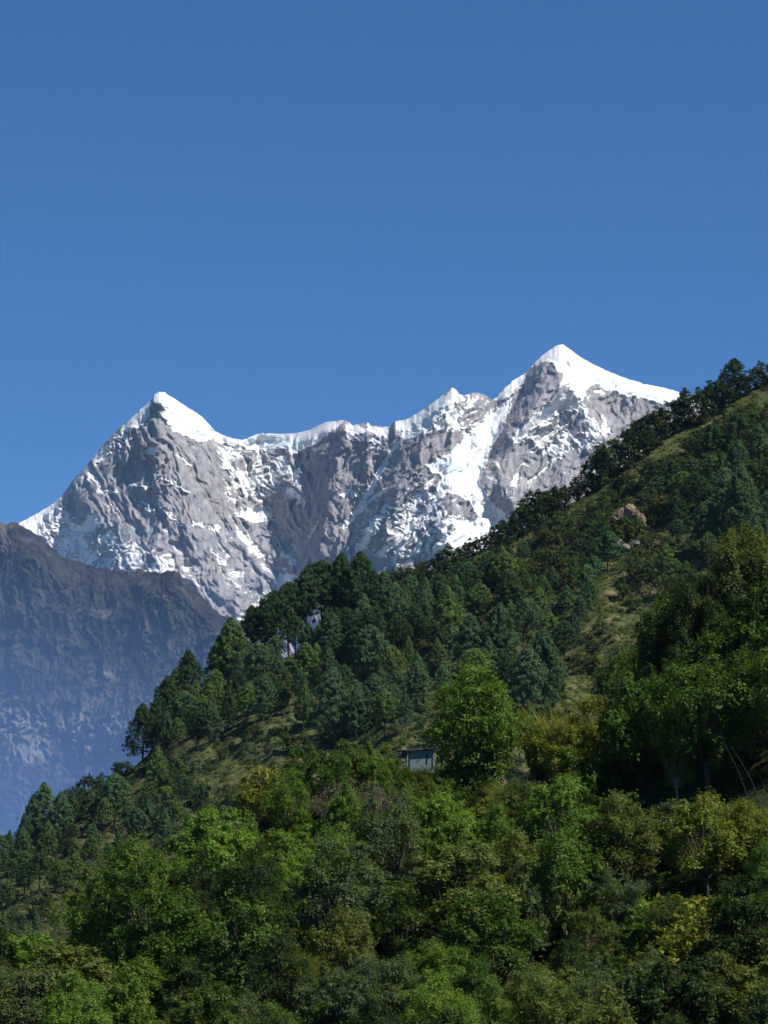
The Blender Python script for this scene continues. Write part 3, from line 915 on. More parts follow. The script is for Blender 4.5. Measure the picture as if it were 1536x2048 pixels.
# (column of the top, row of the top, row of the foot)
for (px, ty, by, tn, var, lab) in [
        (645, 1120, 1282, 'dark green', 4, 'pointed dark pine on the skyline, left of the twin tops of the knoll'),
        (683, 1104, 1265, 'dark green', 3, 'dark pine on the skyline, left one of the twin tops of the knoll'),
        (717, 1101, 1250, 'dark green', 1, 'dark pine on the skyline, right one of the twin tops of the knoll'),
        (745, 1140, 1240, 'dark green', 6, 'dark pine on the skyline just right of the twin tops of the knoll'),
        (612, 1146, 1300, 'dark green', 7, 'slim dark pine below the skyline between the snow patch and the knoll'),
        (578, 1164, 1315, 'dark green', 7, 'dark pine with a sharp tip against the lowest snow patch'),
        (552, 1182, 1326, 'dark green', 4, 'dark pine left of the sharp tipped one at the lowest snow patch'),
        (508, 1210, 1340, 'dark green', 6, 'dark pine where the snow mountain meets the hill skyline'),
        (530, 1203, 1335, 'dark green', 2, 'dark broad pine behind the trees where snow meets the hill'),
        (462, 1233, 1385, 'mid green', 1, 'leftmost tall pine against the end of the snow, broad below'),
        (440, 1270, 1395, 'mid green', 3, 'pine leaning over the dark mountain beside the leftmost tall one'),
        (378, 1301, 1440, 'dark green', 6, 'pointed pine standing out against the blue haze of the dark mountain'),
        (352, 1338, 1455, 'mid green', 3, 'pine just left of the pointed one against the blue haze'),
        (330, 1352, 1480, 'dark green', 1, 'lower pine at the left foot of the pines against the blue haze'),
        (285, 1407, 1525, 'dark green', 6, 'solitary dark pine at the edge of the slope against pale haze'),
        (312, 1395, 1500, 'dark green', 5, 'dark pine between the solitary one and the pines at the blue haze'),
        (515, 1285, 1400, 'blue green', 4, 'round headed pine with a pale stem on the left shoulder'),
        (678, 1268, 1345, 'blue green', 4, 'small round headed pine in the clearing below the knoll'),
        (735, 1250, 1400, 'blue green', 7, 'tall thin stemmed pine in the clearing below the knoll'),
        (670, 1335, 1490, 'blue green', 6, 'large feathery pine casting shade on the clearing, middle of the hill'),
        (712, 1370, 1480, 'blue green', 3, 'feathery pine right of the large one that shades the clearing'),
        (90, 1566, 1680, 'blue green', 6, 'leftmost pointed pine against the blue valley haze'),
        (68, 1590, 1690, 'blue green', 3, 'short pine at the left edge beside the leftmost pointed one'),
        (230, 1548, 1660, 'blue green', 2, 'broad pine low on the hazy left slope, above the near trees'),
        (120, 1585, 1700, 'blue green', 1, 'pine behind the leftmost pointed one on the hazy slope'),
        (315, 1492, 1600, 'mid green', 5, 'slim pine below the solitary dark one on the left slope'),
        (948, 1228, 1365, 'blue green', 1, 'blue green pine high above the round tree'),
        (1005, 1205, 1345, 'blue green', 3, 'tallest blue green pine behind the round tree'),
        (1090, 1258, 1420, 'blue green', 3, 'blue green pine at the right of the round tree'),
        (1060, 1290, 1450, 'blue green', 6, 'narrow blue green pine touching the right of the round tree'),
        (895, 1170, 1310, 'mid green', 3, 'mid green pine left of the pines behind the round tree'),
        (1335, 1085, 1190, 'mid green', 6, 'rounded green pine between the tan rock and the right trees'),
        (1372, 1120, 1185, 'mid green', 3, 'small green pine at the right of the rounded one beside the tan rock'),
        (1485, 925, 1100, 'blue green', 3, 'large blue green pine at the right edge below the skyline'),
        (1450, 945, 1090, 'blue green', 6, 'blue green pine left of the large one at the right edge'),
        (1415, 1000, 1120, 'blue green', 2, 'shorter blue green pine below the ones at the right edge'),
        (1215, 1060, 1150, 'blue green', 2, 'small pine left below the tan rock face'),
        (1000, 1090, 1190, 'mid green', 3, 'green pine just under the skyline left of the glacier foot'),
        (1470, 715, 795, 'dark green', 7, 'thin pine standing above the oaks at the upper right skyline')]:
    p = HILL.point(px, by)
    h = float((by - ty) * p[1] / FPX / CP)
    pine(px, by, h, tn, False, 1.0 if (by - ty) > 90 else 1.15, var, lab)

PTS = [(645, 1262), (683, 1255), (717, 1250), (735, 1400), (670, 1490)]


def scatter(n, region, mind, pts, tries=60):
    """dart throwing inside a polygon of photo pixels"""
    out = []
    P = np.asarray(region, float); x0, y0 = P.min(0); x1, y1 = P.max(0)
    for _ in range(n * tries):
        if len(out) >= n: break
        x, y = rnd.uniform(x0, x1), rnd.uniform(y0, y1)
        if poly_sd(np.array([x]), np.array([y]), region)[0] < 0: continue
        if all((x - a) ** 2 + ((y - b) * 1.6) ** 2 > mind ** 2 for a, b in pts[-400:]):
            out.append((x, y)); pts.append((x, y))
    return out


pp = list(PTS)
for reg, n, md, hr, tones in [
        ([(545, 1345), (640, 1312), (700, 1262), (760, 1225), (860, 1230), (840, 1320), (620, 1330), (520, 1370)], 44, 20, (14, 23), ('dark green', 'dark green', 'blue green')),
        ([(310, 1480), (460, 1385), (560, 1360), (600, 1430), (440, 1480), (330, 1540)], 32, 23, (13, 21), ('mid green', 'dark green', 'blue green')),
        ([(560, 1350), (780, 1290), (900, 1310), (900, 1400), (800, 1480), (600, 1500)], 26, 34, (12, 22), ('blue green', 'mid green')),
        ([(820, 1240), (1000, 1180), (1130, 1330), (1120, 1440), (900, 1420)], 34, 28, (14, 24), ('blue green', 'mid green', 'dark green')),
        ([(900, 1200), (1050, 1120), (1200, 1180), (1150, 1300), (980, 1250)], 16, 36, (10, 17), ('blue green', 'mid green')),
        ([(1300, 1000), (1400, 930), (1536, 900), (1560, 1120), (1400, 1180)], 34, 27, (11, 22), ('blue green', 'mid green', 'dark green')),
        ([(-60, 1760), (90, 1690), (280, 1620), (400, 1560), (420, 1640), (200, 1780), (0, 1850), (-60, 1850)], 46, 27, (9, 18), ('blue green', 'mid green', 'dark green')),
        ([(-80, 1850), (120, 1790), (200, 1800), (100, 1930), (-80, 1960)], 14, 30, (8, 14), ('blue green', 'mid green'))]:
    for x, y in scatter(n, reg, md, pp):
        pine(x, y, rnd.uniform(*hr), rnd.choice(tones), wid=rnd.choice((.75, .9, 1.05, 1.25)))

# ---- broadleaf trees of the hill: the dark fringe on the skyline and the mixed wood below
OCOL = {'dark green': (0.024, 0.042, 0.017), 'olive green': (0.088, 0.108, 0.032), 'mid green': (0.062, 0.108, 0.030), 'bluish green': (0.048, 0.084, 0.044)}
def hilltree(px, py, h, tone, where, wid=1.0):
    p = HILL.point(px, py)
    plant('leafy_tree', FARTREES[rnd.randrange(5)], p, h, wid, jit(OCOL[tone]),
          uniq(f'{"low" if h < 8 else "tall"} {tone} leafy tree {where}', px, py), 'tree', 'leafy trees on the wooded hill')


top = np.array([(770, 1145), (790, 1128), (850, 1115), (890, 1085), (930, 1080), (960, 1068), (1000, 1040), (1040, 1012), (1060, 985), (1100, 968), (1140, 955), (1180, 925), (1210, 878), (1250, 860), (1300, 815), (1340, 800), (1395, 764), (1430, 750), (1470, 738), (1510, 722), (1545, 715), (1620, 690)], float)
x = 772.0
while x < 1620:
    ty = np.interp(x, top[:, 0], top[:, 1]) + rnd.uniform(0, 14)
    by = float(HILL.ridge(x)) + rnd.uniform(0, 14)
    h = max(4.5, (by - ty) * 1700 / FPX)
    sect = 'left of the glacier foot' if x < 960 else 'before the glacier foot' if x < 1120 else 'under the right snow ridge' if x < 1360 else 'against the blue sky'
    hilltree(x, by, h, rnd.choice(('dark green', 'dark green', 'bluish green')), 'on the skyline ' + sect, rnd.uniform(.9, 1.25))
    x += rnd.uniform(13, 22)

tp_ = list(pp)
for reg, n, md, hr, tones in [
        ([(800, 1225), (1000, 1125), (1200, 1030), (1400, 895), (1560, 815), (1560, 960), (1300, 1060), (1150, 1180), (900, 1240)], 125, 19, (5.0, 12.0), ('dark green', 'mid green', 'olive green', 'mid green', 'bluish green')),
        ([(1060, 1180), (1300, 1060), (1420, 1180), (1260, 1400), (1100, 1420)], 24, 30, (4, 9), ('mid green', 'olive green', 'olive green', 'bluish green')),
        ([(560, 1400), (700, 1340), (900, 1400), (900, 1500), (700, 1500), (520, 1520), (400, 1560)], 24, 30, (3.5, 7), ('olive green', 'bluish green', 'mid green')),
        ([(-60, 1720), (160, 1600), (300, 1520), (420, 1560), (480, 1620), (300, 1740), (0, 1900), (-60, 1900)], 50, 26, (4, 9), ('bluish green', 'mid green', 'dark green')),
        ([(120, 1625), (170, 1590), (250, 1550), (270, 1575), (180, 1640)], 8, 18, (7, 11), ('dark green', 'bluish green'))]:
    for x, y in scatter(n, reg, md, tp_):
        hilltree(x, y, rnd.uniform(*hr), rnd.choice(tones), hill_zone(x, y), rnd.uniform(.9, 1.3))

bp = []
for reg, n, md in [([(300, 1520), (520, 1360), (800, 1220), (1100, 1060), (1400, 860), (1560, 790), (1560, 1150), (1250, 1440), (900, 1510), (600, 1540), (400, 1600)], 80, 26),
                   ([(-60, 1740), (280, 1580), (420, 1600), (300, 1760), (-60, 1930)], 16, 30)]:
    for x, y in scatter(n, reg, md, bp):
        p = HILL.point(x, y); h = rnd.uniform(2.0, 5.0)
        tone = rnd.choice(list(OCOL))
        plant('bush', FARBUSH[rnd.randrange(4)], p, h, rnd.uniform(.9, 1.5), jit(OCOL[tone]), uniq(f'{"tiny" if h < 3.2 else "low"} {tone} bush {hill_zone(x, y)}', x, y), 'bush', 'bushes on the wooded hill')


# ---- ground cover: too much to count
def cover(name, slope, region, n, size, leaf, per, mat, colr, label, seed):
    rs = np.random.RandomState(seed)
    P = np.asarray(region, float); x0, y0 = P.min(0); x1, y1 = P.max(0)
    x = rs.uniform(x0, x1, n * 3); y = rs.uniform(y0, y1, n * 3)
    k = poly_sd(x, y, region) > 0
    k &= fbm(x / 55, y / 40, 3, seed) + rs.rand(len(x)) * .9 > 0.25
    x, y = x[k][:n], y[k][:n]
    base = slope.point(x, y)
    sz = size * (0.4 + 1.0 * rs.rand(len(x)) ** 1.5)
    C, NN = [], []
    for j in range(per):
        o = sph(rs, len(x)); o[:, 2] = np.abs(o[:, 2])
        C.append(base + o * (sz * (0.5 + .5 * rs.rand(len(x))))[:, None] * np.array([1, 1, .8])); NN.append(o + rs.randn(len(x), 3) * .5 + np.array([0, 0, .3]))
    C = np.concatenate(C); NN = np.concatenate(NN)
    lv = leaves(C, NN, leaf, 0.5, rs, .5)
    o = obj(name, make_mesh(name, lv, quads(len(C)), mat, False), None, label, 'ground cover', None, 'stuff')
    o.color = tuple(colr) + (1,)
    return o


HREG = [(-200, 1830), (0, 1705), (300, 1515), (440, 1395), (600, 1295), (800, 1185), (1060, 1070), (1300, 900), (1560, 760), (1700, 720), (1700, 1300), (1300, 1480), (900, 1560), (500, 1650), (200, 1850), (-200, 2000)]
cover('scrub', HILL, HREG, 15000, 1.5, 0.85, 15, M_FARLEAF, (0.082, 0.098, 0.032), 'low scrub and grass tufts covering the wooded hill', 21)
T1 = [(760, 1205), (1000, 1092), (1200, 980), (1400, 845), (1600, 740), (1650, 1150), (1300, 1420), (1100, 1440), (900, 1480), (780, 1330)]
cover('thicket', HILL, T1, 1900, 2.6, 0.9, 62, M_FARLEAF, (0.082, 0.104, 0.032), 'thicket of waist high shrubs on the upper right of the wooded hill', 31)
T3 = [(760, 1205), (1000, 1092), (1200, 980), (1400, 845), (1600, 740), (1650, 1150), (1420, 1200), (1300, 1130), (1180, 1150), (1080, 1250), (900, 1330), (780, 1330)]
cover('thicket', HILL, T3, 800, 3.3, 1.0, 90, M_FARLEAF, (0.026, 0.045, 0.018), 'dark green thicket scattered over the upper right of the wooded hill', 35)
T2 = [(-200, 1830), (0, 1705), (300, 1515), (440, 1395), (600, 1330), (760, 1300), (900, 1480), (900, 1560), (500, 1650), (200, 1850), (-200, 2000)]
cover('thicket', HILL, T2, 1300, 2.4, 0.9, 62, M_FARLEAF, (0.044, 0.066, 0.028), 'thicket of shrubs on the lower left of the wooded hill', 32)
NREG = [(-200, 1965), (0, 1910), (150, 1868), (260, 1795), (390, 1725), (500, 1660), (650, 1575), (830, 1545), (900, 1568), (1000, 1582), (1150, 1508), (1300, 1380), (1450, 1240), (1600, 1140), (1700, 1100), (1700, 2300), (-200, 2300)]
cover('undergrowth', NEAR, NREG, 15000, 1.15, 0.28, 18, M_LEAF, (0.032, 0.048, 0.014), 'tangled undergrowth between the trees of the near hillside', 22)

for x_, y_, h_ in [(1218, 1082, 4.0), (1292, 1072, 3.5), (1262, 1078, 1.5), (1206, 1106, 4.0), (1245, 1130, 3.5)]:
    p = HILL.point(x_, y_ + 4)
    plant('bush', FARBUSH[rnd.randrange(4)], p, h_, .9, jit(OCOL['olive green']), 'olive bush growing over the tan rock face on the hill', 'bush', 'bushes on the wooded hill')

SIDE_R = [(1640, 1120), (1900, 960), (2150, 920), (2150, 2300), (1640, 2300)]
SIDE_L = [(-650, 2080), (-200, 1980), (-60, 1960), (-60, 2300), (-650, 2300)]
for k_, reg_ in enumerate((SIDE_R, SIDE_L)):
    cover('thicket', NEAR, reg_, (1500, 500)[k_], 2.6, 0.42, 110, M_LEAF, (0.05, 0.085, 0.02), ('tall thicket continuing up the near hillside to the right', 'tall thicket continuing down the near hillside to the left')[k_], 41 + k_)
cover('thicket', HILL, [(1620, 740), (1900, 640), (2150, 600), (2150, 1400), (1620, 1400)], 1500, 4.0, 1.1, 80, M_FARLEAF, (0.045, 0.075, 0.026), 'wooded thicket continuing up the hill to the right', 43)

# ---- the tin hut
M_TIN = mat_plain('blue_grey_tin', (0.105, 0.160, 0.160), (0.14, 0.20, 0.20), 3.0, 0.6, (6, 6, 0.4))
M_ROOF = mat_plain('dark_roof_sheet', (0.030, 0.034, 0.036), (0.06, 0.065, 0.07), 2.0, 0.7)
M_DARK = mat_plain('painted_gap_shade', (0.006, 0.007, 0.008), (0.012, 0.012, 0.013), 2.0, 0.9)
M_POST = mat_plain('pale_wood', (0.20, 0.17, 0.08), (0.30, 0.26, 0.13), 3.0, 0.9)


def box(c, d, rot=None):
    c = np.array(c, float); x, y, z = np.array(d, float) / 2
    v = np.array([(-x, -y, -z), (x, -y, -z), (x, y, -z), (-x, y, -z), (-x, -y, z), (x, -y, z), (x, y, z), (-x, y, z)])
    if rot is not None:                     # tilt about Y
        cs, sn = math.cos(rot), math.sin(rot)
        v = np.stack([v[:, 0] * cs - v[:, 2] * sn, v[:, 1], v[:, 0] * sn + v[:, 2] * cs], 1)
    f = np.array([(0, 3, 2, 1), (4, 5, 6, 7), (0, 1, 5, 4), (1, 2, 6, 5), (2, 3, 7, 6), (3, 0, 4, 7)])
    return v + c, f


hp = at(841, 1531, 434.5)
hut = obj('tin_hut', None, None, 'small blue grey tin hut with a dark sloping roof on the ridge', 'hut', None, None, tuple(float(t) for t in hp))
hut.rotation_euler = (0, 0, R(7))
hut.scale = (0.95, 0.95, 0.92)
corr = []
for i in range(26):                          # corrugated front and side sheets
    xx = -1.45 + i * 0.116
    corr.append(box((xx, -1.25 - 0.012 * (i % 2), 0.43), (0.114, 0.05, 2.7 + 0.008 * i)))
corr.append(box((-1.5, 0.0, 0.83), (0.05, 2.4, 1.9)))
corr.append(box((1.53, 0.0, 0.95), (0.05, 2.4, 2.1)))
corr.append(box((0, 1.25, 0.85), (2.9, 0.05, 1.95)))
v, f = join(corr); obj('wall', make_mesh('hut_wall', v, f, M_TIN, False), hut)
v, f = join([box((-0.15, -0.1, 1.98), (4.3, 3.4, 0.07), 0.09), box((-0.15, -1.81, 1.95), (4.3, 0.05, 0.14), 0.09)] + [box((-0.15 + k * .5 - 1.75, -0.1, 2.03 + (k * .5 - 1.75) * .09), (0.06, 3.38, 0.05), 0.09) for k in range(8)])
obj('roof', make_mesh('hut_roof', v, f, M_ROOF, False), hut)
v, f = join([box((0.62, -1.30, 0.75), (0.20, 0.04, 1.35), -0.06)])  # solid near-black strip: the shade inside the gap is painted in its colour
obj('door', make_mesh('hut_door', v, f, M_DARK, False), hut, label='narrow dark strip painted as the shaded door gap')
v, f = join([box((-1.85, -1.5, 0.75), (0.10, 0.10, 2.0)), box((1.62, -1.5, 0.95), (0.09, 0.09, 2.3))])
obj('post', make_mesh('hut_post', v, f, M_POST, False), hut)
v, f = join([box((-2.35, -0.6, 1.35), (0.95, 1.4, 0.9), 0.0), box((-2.4, -0.6, 1.86), (1.25, 1.6, 0.06), 0.10), box((-2.7, -1.2, 0.4), (0.08, 0.08, 1.1)), box((-2.0, -1.2, 0.4), (0.08, 0.08, 1.1))])
obj('side_shed', make_mesh('hut_shed', v, f, M_ROOF, False), hut)

for k_, (x_, y_, h_) in enumerate([(806, 1560, 26), (826, 1560, 30), (846, 1560, 27), (866, 1561, 32), (886, 1562, 36)]):
    p = NEAR.point(x_, y_); hh_ = h_ * rnd.uniform(.75, 1.2) * float(p[1]) / FPX
    g_ = make_blades(970 + k_, 420, 0.02, 1.1, 0.9)
    o_ = obj('grass_clump', g_, None, 'bright green grass tuft on the bank right below the tin hut', 'tall grass', 'tall grass clumps on the near hillside', None, tuple(float(t) for t in p))
    o_.scale = (hh_, hh_, hh_); o_.color = (rnd.uniform(.06, .09), rnd.uniform(.10, .14), 0.02, 1); hh_ = 1

# ---- rocks on the hill
M_TAN = mat_plain('tan_rock', (0.10, 0.085, 0.070), (0.30, 0.205, 0.125), 0.35, 0.95)
M_GREYROCK = mat_plain('grey_rock', (0.11, 0.10, 0.095), (0.24, 0.22, 0.20), 0.3, 0.95)


def rock_mesh(seed, n=26, flat=0.6):
    rs = np.random.RandomState(seed)
    i = np.linspace(0, math.pi, n)[:, None]; j = np.linspace(0, 2 * math.pi, n * 2, endpoint=True)[None, :]
    d = np.stack([np.sin(i) * np.cos(j), np.sin(i) * np.sin(j), np.cos(i) * np.ones_like(j)], -1)
    r = np.ones(d.shape[:2])
    for k in range(14):
        q = sph(rs, 1)[0]; h = 0.55 + 0.4 * rs.rand()
        dt = d @ q
        r = np.minimum(r, np.where(dt > 0.05, h / np.maximum(dt, .05), 9))
    r = r * (1 + 0.10 * perlin(d[..., 0] * 4 + seed, d[..., 2] * 5 + d[..., 1] * 3, 3) + 0.06 * perlin(d[..., 0] * 11 + seed, d[..., 2] * 12 + d[..., 1] * 9, 5))
    r = r * (1 + 0.06 * np.sin(d[..., 0] * 9 + seed) * np.cos(d[..., 2] * 11))
    V = d * r[..., None] * np.array([1, .8, flat])
    return V.reshape(-1, 3), grid_faces(n, n * 2)


def outcrop(name, px, py, blocks, mat, label, cat, lift=0.0):
    p = HILL.point(px, py) + np.array([0, -lift, lift])
    parts = []
    for i, (dx, dz, s, fl) in enumerate(blocks):
        v, f = rock_mesh(1000 + i + int(px), 18, fl)
        parts.append((v * s + np.array([dx, -0.3 * s * 0 + dz * -0.2, dz]), f))
    v, f = join(parts)
    obj(name, make_mesh(name, v, f, mat, False), None, label, cat, None, None, tuple(float(t) for t in p))


outcrop('rock_outcrop', 1255, 1062, [(-4.6, 2.4, 3.2, 1.1), (-2.0, 5.2, 3.2, 1.2), (1.0, 7.2, 3.0, 1.2), (3.8, 5.6, 2.8, 1.3), (6.4, 3.4, 2.8, 1.1), (7.2, 1.0, 1.6, 1.0), (1.4, 2.6, 2.6, 1.0), (-1, 0.4, 2.6, .8), (4, 0.4, 2.0, .8), (-5.4, 0.2, 1.6, .8)], M_TAN, 'large tan rock face high on the hill', 'rock', lift=1.2)
outcrop('rock_outcrop', 1235, 1110, [(-4, 0, 3.0, .7), (0, 2, 3.4, .9), (4, 1, 2.8, .8), (1, -3, 2.6, .7), (8, 3, 2.0, .7), (6, -2, 1.8, .6)], M_GREYROCK, 'broken grey rocks just below the large tan rock face', 'rock', lift=2.0)
outcrop('boulder', 1317, 1092, [(0, 0.6, 1.7, 1.1)], M_TAN, 'small orange boulder right below the large tan rock face', 'boulder')
for x_, y_, s_ in [(1222, 1132, 1.2), (1262, 1128, .9), (1285, 1108, 1.3), (1300, 1060, 1.1), (1205, 1068, 1.0), (1250, 1150, .9), (1188, 1130, 1.0), (1330, 1118, .9), (1275, 1140, .8)]:
    p = HILL.point(x_, y_) + np.array([0, -.4, .4])
    v, f = rock_mesh(int(x_ * 3), 12, .8)
    obj('rock', make_mesh('rock', v * s_, f, M_TAN if s_ > 1 else M_GREYROCK, False), None, 'small rock scattered in the scrub below the tan rock face', 'rock', 'small rocks round the tan rock face', None, tuple(float(t) for t in p))
outcrop('boulder', 1183, 1168, [(0, 0.4, 1.3, .8), (1.6, 0.1, .9, .7)], M_TAN, 'small tan boulder left below the grey rocks on the hill', 'boulder')
outcrop('rock_outcrop', 1370, 1240, [(-4, -1, 2.2, .6), (0, 1, 2.4, .8), (4, 3.4, 2.4, .8), (7, 6, 2.2, .8), (2.5, 5, 1.5, .7)], M_TAN, 'tan broken rocks showing behind the dark trees at the right', 'rock')

# ------------------------------------------------------------------ near hillside plants
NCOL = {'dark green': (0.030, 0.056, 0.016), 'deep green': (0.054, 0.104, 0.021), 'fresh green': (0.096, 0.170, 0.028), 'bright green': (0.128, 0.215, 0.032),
        'olive': (0.105, 0.136, 0.036), 'yellow green': (0.155, 0.185, 0.028), 'grey green': (0.082, 0.118, 0.054), 'grey brown': (0.108, 0.112, 0.062)}


def near_zone(px, py):
    if px < 260: a = 'at the lower left'
    elif px < 520: a = 'left of the yellow tree'
    elif px < 800: a = 'under the grey brown shrub'
    elif px < 1060: a = 'under the round tree'
    elif px < 1300: a = 'under the yellow grass'
    else: a = 'under the spreading trees'
    b = 'high' if py < 1760 else 'midway' if py < 1900 else 'low' if py < 2020 else 'at bottom edge'
    return f'{b} {a}'


CAP = np.array([(-100, 1880), (0, 1850), (150, 1800), (300, 1700), (420, 1660), (560, 1640), (700, 1600), (800, 1580), (960, 1605), (1060, 1560), (1180, 1530), (1250, 1500), (1300, 1600), (1536, 1600)], float)


def cap(x, y, h): return max(40.0, min(h, y - float(np.interp(x, CAP[:, 0], CAP[:, 1]))))


def near(kind, mesh, px, by, h_px, w, tone, label=None, cat=None, group=None, Y=None, rz=None, tilt=0.05):
    p = NEAR.point(px, by)
    h = h_px * float(p[1]) / FPX / CP
    names = {'broadleaf_tree': ('tree', 'trees on the near hillside'), 'bush': ('bush', 'bushes on the near hillside'), 'dry_shrub': ('shrub', 'dry shrubs on the near hillside'), 'grass_clump': ('tall grass', 'tall grass clumps on the near hillside')}
    nm = {'broadleaf_tree': 'leafy tree', 'bush': 'bush', 'dry_shrub': 'bare twigged shrub', 'grass_clump': 'tall grass clump'}[kind]
    if label is None:
        size = 'small' if h_px < 95 else 'medium' if h_px < 140 else 'big'
        label = f'{size} {tone} {nm} {near_zone(px, by)}'
    plant(kind, mesh, p, h, w, jit(NCOL[tone], .12), uniq(label, px, by), cat or names[kind][0], group or names[kind][1], rz, tilt)


placed = []
def hero(kind, mesh, px, ty, by, w, tone, label):
    near(kind, mesh, px, by, by - ty, w, tone, label)
    placed.append((px, by))


T = 'broadleaf_tree'; B_ = 'bush'; G = 'grass_clump'; D = 'dry_shrub'
ROUND = make_broadleaf(795, 0.34, 75, 0.025, 620, M_LEAF, 0.06)
hero(T, ROUND, 955, 1347, 1598, 0.94, 'fresh green', 'tall round leafy tree standing alone right of the tin hut')
hero(B_, FEATHER[0], 1178, 1375, 1555, 0.8, 'yellow green', 'tallest feathery yellow bush between the round tree and the big trees')
hero(G, BLADES[1], 1128, 1396, 1560, 0.95, 'yellow green', 'yellow grass clump in the middle of the yellow patch')
hero(B_, FEATHER[1], 1078, 1425, 1580, 0.85, 'yellow green', 'feathery yellow bush nearest the round tree')
hero(B_, BUSHES[2], 1212, 1412, 1570, 0.6, 'yellow green', 'leafy yellow green bush at the right end of the yellow patch')
hero(B_, FEATHER[0], 1140, 1425, 1600, 0.75, 'yellow green', 'feathery yellow bush in front of the yellow grass clump')
hero(B_, BUSHES[0], 1175, 1470, 1610, 0.8, 'deep green', 'green bush in front of the yellow grass')
hero(T, SPREAD[0], 1420, 1325, 1600, 0.80, 'deep green', 'big spreading green tree over a dark hollow at the right')
hero(T, SPREAD[1], 1545, 1300, 1560, 0.7, 'deep green', 'green spreading tree cut by the right edge of the photo')
hero(T, TREES[1], 1285, 1350, 1570, 0.75, 'deep green', 'dark leafy tree at the left end of the big spreading trees')
hero(T, TREES[3], 1345, 1225, 1420, 0.7, 'dark green', 'dark tree rising behind the big spreading trees, left of its neighbour')
hero(T, TREES[2], 1395, 1130, 1390, 0.65, 'dark green', 'tall dark tree with an open top behind the big spreading trees')
hero(T, TREES[4], 1512, 1045, 1330, 0.62, 'olive', 'highest olive tree in flat layers at the right edge')
hero(T, TREES[5], 1460, 1180, 1400, 0.7, 'dark green', 'dark tree between the open topped one and the layered olive tree')
hero(T, TREES[1], 1560, 1160, 1420, 0.7, 'deep green', 'dark tree at the right edge below the layered olive tree')
hero(T, TREES[3], 1245, 1300, 1500, 0.55, 'deep green', 'slender green tree beside the top of the yellow grass')
for k_, (a_, b_) in enumerate([(1300, 1500), (1375, 1480), (1440, 1470), (1500, 1450), (1560, 1470), (1330, 1540), (1420, 1530), (1490, 1530)]):  # dark trees added behind so the hollow reads as deep shade
    near(T, TREES[k_ % 6], a_, b_, 150, 0.95, 'dark green', 'dark tree added to darken the hollow under the big spreading trees')
for k_, (a_, b_, h_, t_) in enumerate([(1330, 1400, 190, 'deep green'), (1372, 1370, 215, 'dark green'), (1425, 1350, 200, 'dark green'), (1470, 1340, 230, 'deep green'), (1520, 1330, 225, 'deep green'), (1555, 1300, 230, 'olive'), (1440, 1420, 190, 'deep green'), (1500, 1420, 200, 'deep green'), (1380, 1440, 160, 'dark green')]):
    near(T, TREES[(0, 2, 3, 5)[k_ % 4]], a_, b_, h_, 0.8, t_, f'{t_} tree of the dense stand climbing the right edge')
hero(T, TREES[0], 690, 1585, 1730, 0.85, 'fresh green', 'fresh green tree in front of the large grey brown shrub')
hero(B_, BUSHES[0], 770, 1600, 1720, 1.0, 'deep green', 'deep green bush between the grey brown shrubs and the bright bushes')
hero(T, TREES[3], 880, 1590, 1740, 0.9, 'bright green', 'bright green tree below the gap between hut and round tree')
hero(T, TREES[5], 985, 1605, 1750, 0.8, 'fresh green', 'fresh green tree right below the trunk of the round tree')
hero(T, TREES[2], 580, 1540, 1690, 0.85, 'fresh green', 'fresh green tree between the yellow flowering tree and the dense rounded one')
for k_, (a_, t_, b_, c_) in enumerate([(790, 1535, 1612, 'deep green'), (812, 1548, 1606, 'fresh green'), (838, 1545, 1604, 'olive'), (862, 1548, 1608, 'fresh green'), (888, 1540, 1612, 'deep green'), (916, 1560, 1622, 'deep green'), (750, 1545, 1620, 'fresh green'), (950, 1572, 1632, 'dark green'), (985, 1575, 1640, 'deep green')]):
    near(B_, BUSHES[k_ % 5], a_, b_, b_ - t_, 0.8, c_, f'{c_} bush on the bank below hut and round tree')
hero(T, TREES[5], 640, 1500, 1650, 0.8, 'deep green', 'deep green tree behind the left end of the large grey brown shrub')
hero(T, TREES[0], 745, 1500, 1610, 0.75, 'fresh green', 'fresh green tree among the feathery bushes left of the tin hut')
hero(T, PALETREE, 1358, 1500, 1625, 0.7, 'olive', 'thin tree with a pale stem in front of the dark hollow')
hero(T, TREES[5], 615, 1488, 1640, 0.85, 'deep green', 'dense rounded green tree on the ridge left of the tin hut')
hero(T, FLOWERTREE, 532, 1540, 1680, 0.9, 'yellow green', 'yellow flowering tree with a dark base on the left ridge')
hero(T, TREES[1], 690, 1478, 1600, 0.6, 'deep green', 'narrow green tree between the dense rounded one and the tall grass')
hero(B_, FEATHER[0], 765, 1480, 1580, 0.8, 'fresh green', 'feathery green bush just left of the tin hut')
hero(B_, FEATHER[1], 722, 1492, 1590, 0.8, 'olive', 'feathery olive bush second to the left of the tin hut')
hero(D, TWIGS[0], 705, 1548, 1690, 0.85, 'grey brown', 'large grey brown bare twigged shrub below the feathery bushes')
hero(D, TWIGS[1], 770, 1570, 1680, 0.75, 'grey brown', 'smaller grey brown twigged shrub right of the large one')
hero(B_, BUSHES[4], 850, 1580, 1660, 1.1, 'olive', 'low olive bush right under the tin hut')
hero(B_, BUSHES[2], 830, 1590, 1700, 0.95, 'bright green', 'bright green bush below the tin hut')
hero(B_, BUSHES[0], 920, 1602, 1720, 0.9, 'bright green', 'bright green bush below the shade of the round tree')
hero(T, TREES[1], 420, 1612, 1790, 0.85, 'fresh green', 'wide fresh green tree left of the yellow flowering tree')
hero(T, TREES[0], 490, 1640, 1790, 0.6, 'fresh green', 'fresh green tree tucked under the yellow flowering tree')
hero(T, TREES[3], 265, 1685, 1900, 0.75, 'fresh green', 'green tree standing out at the left end of the near slope')
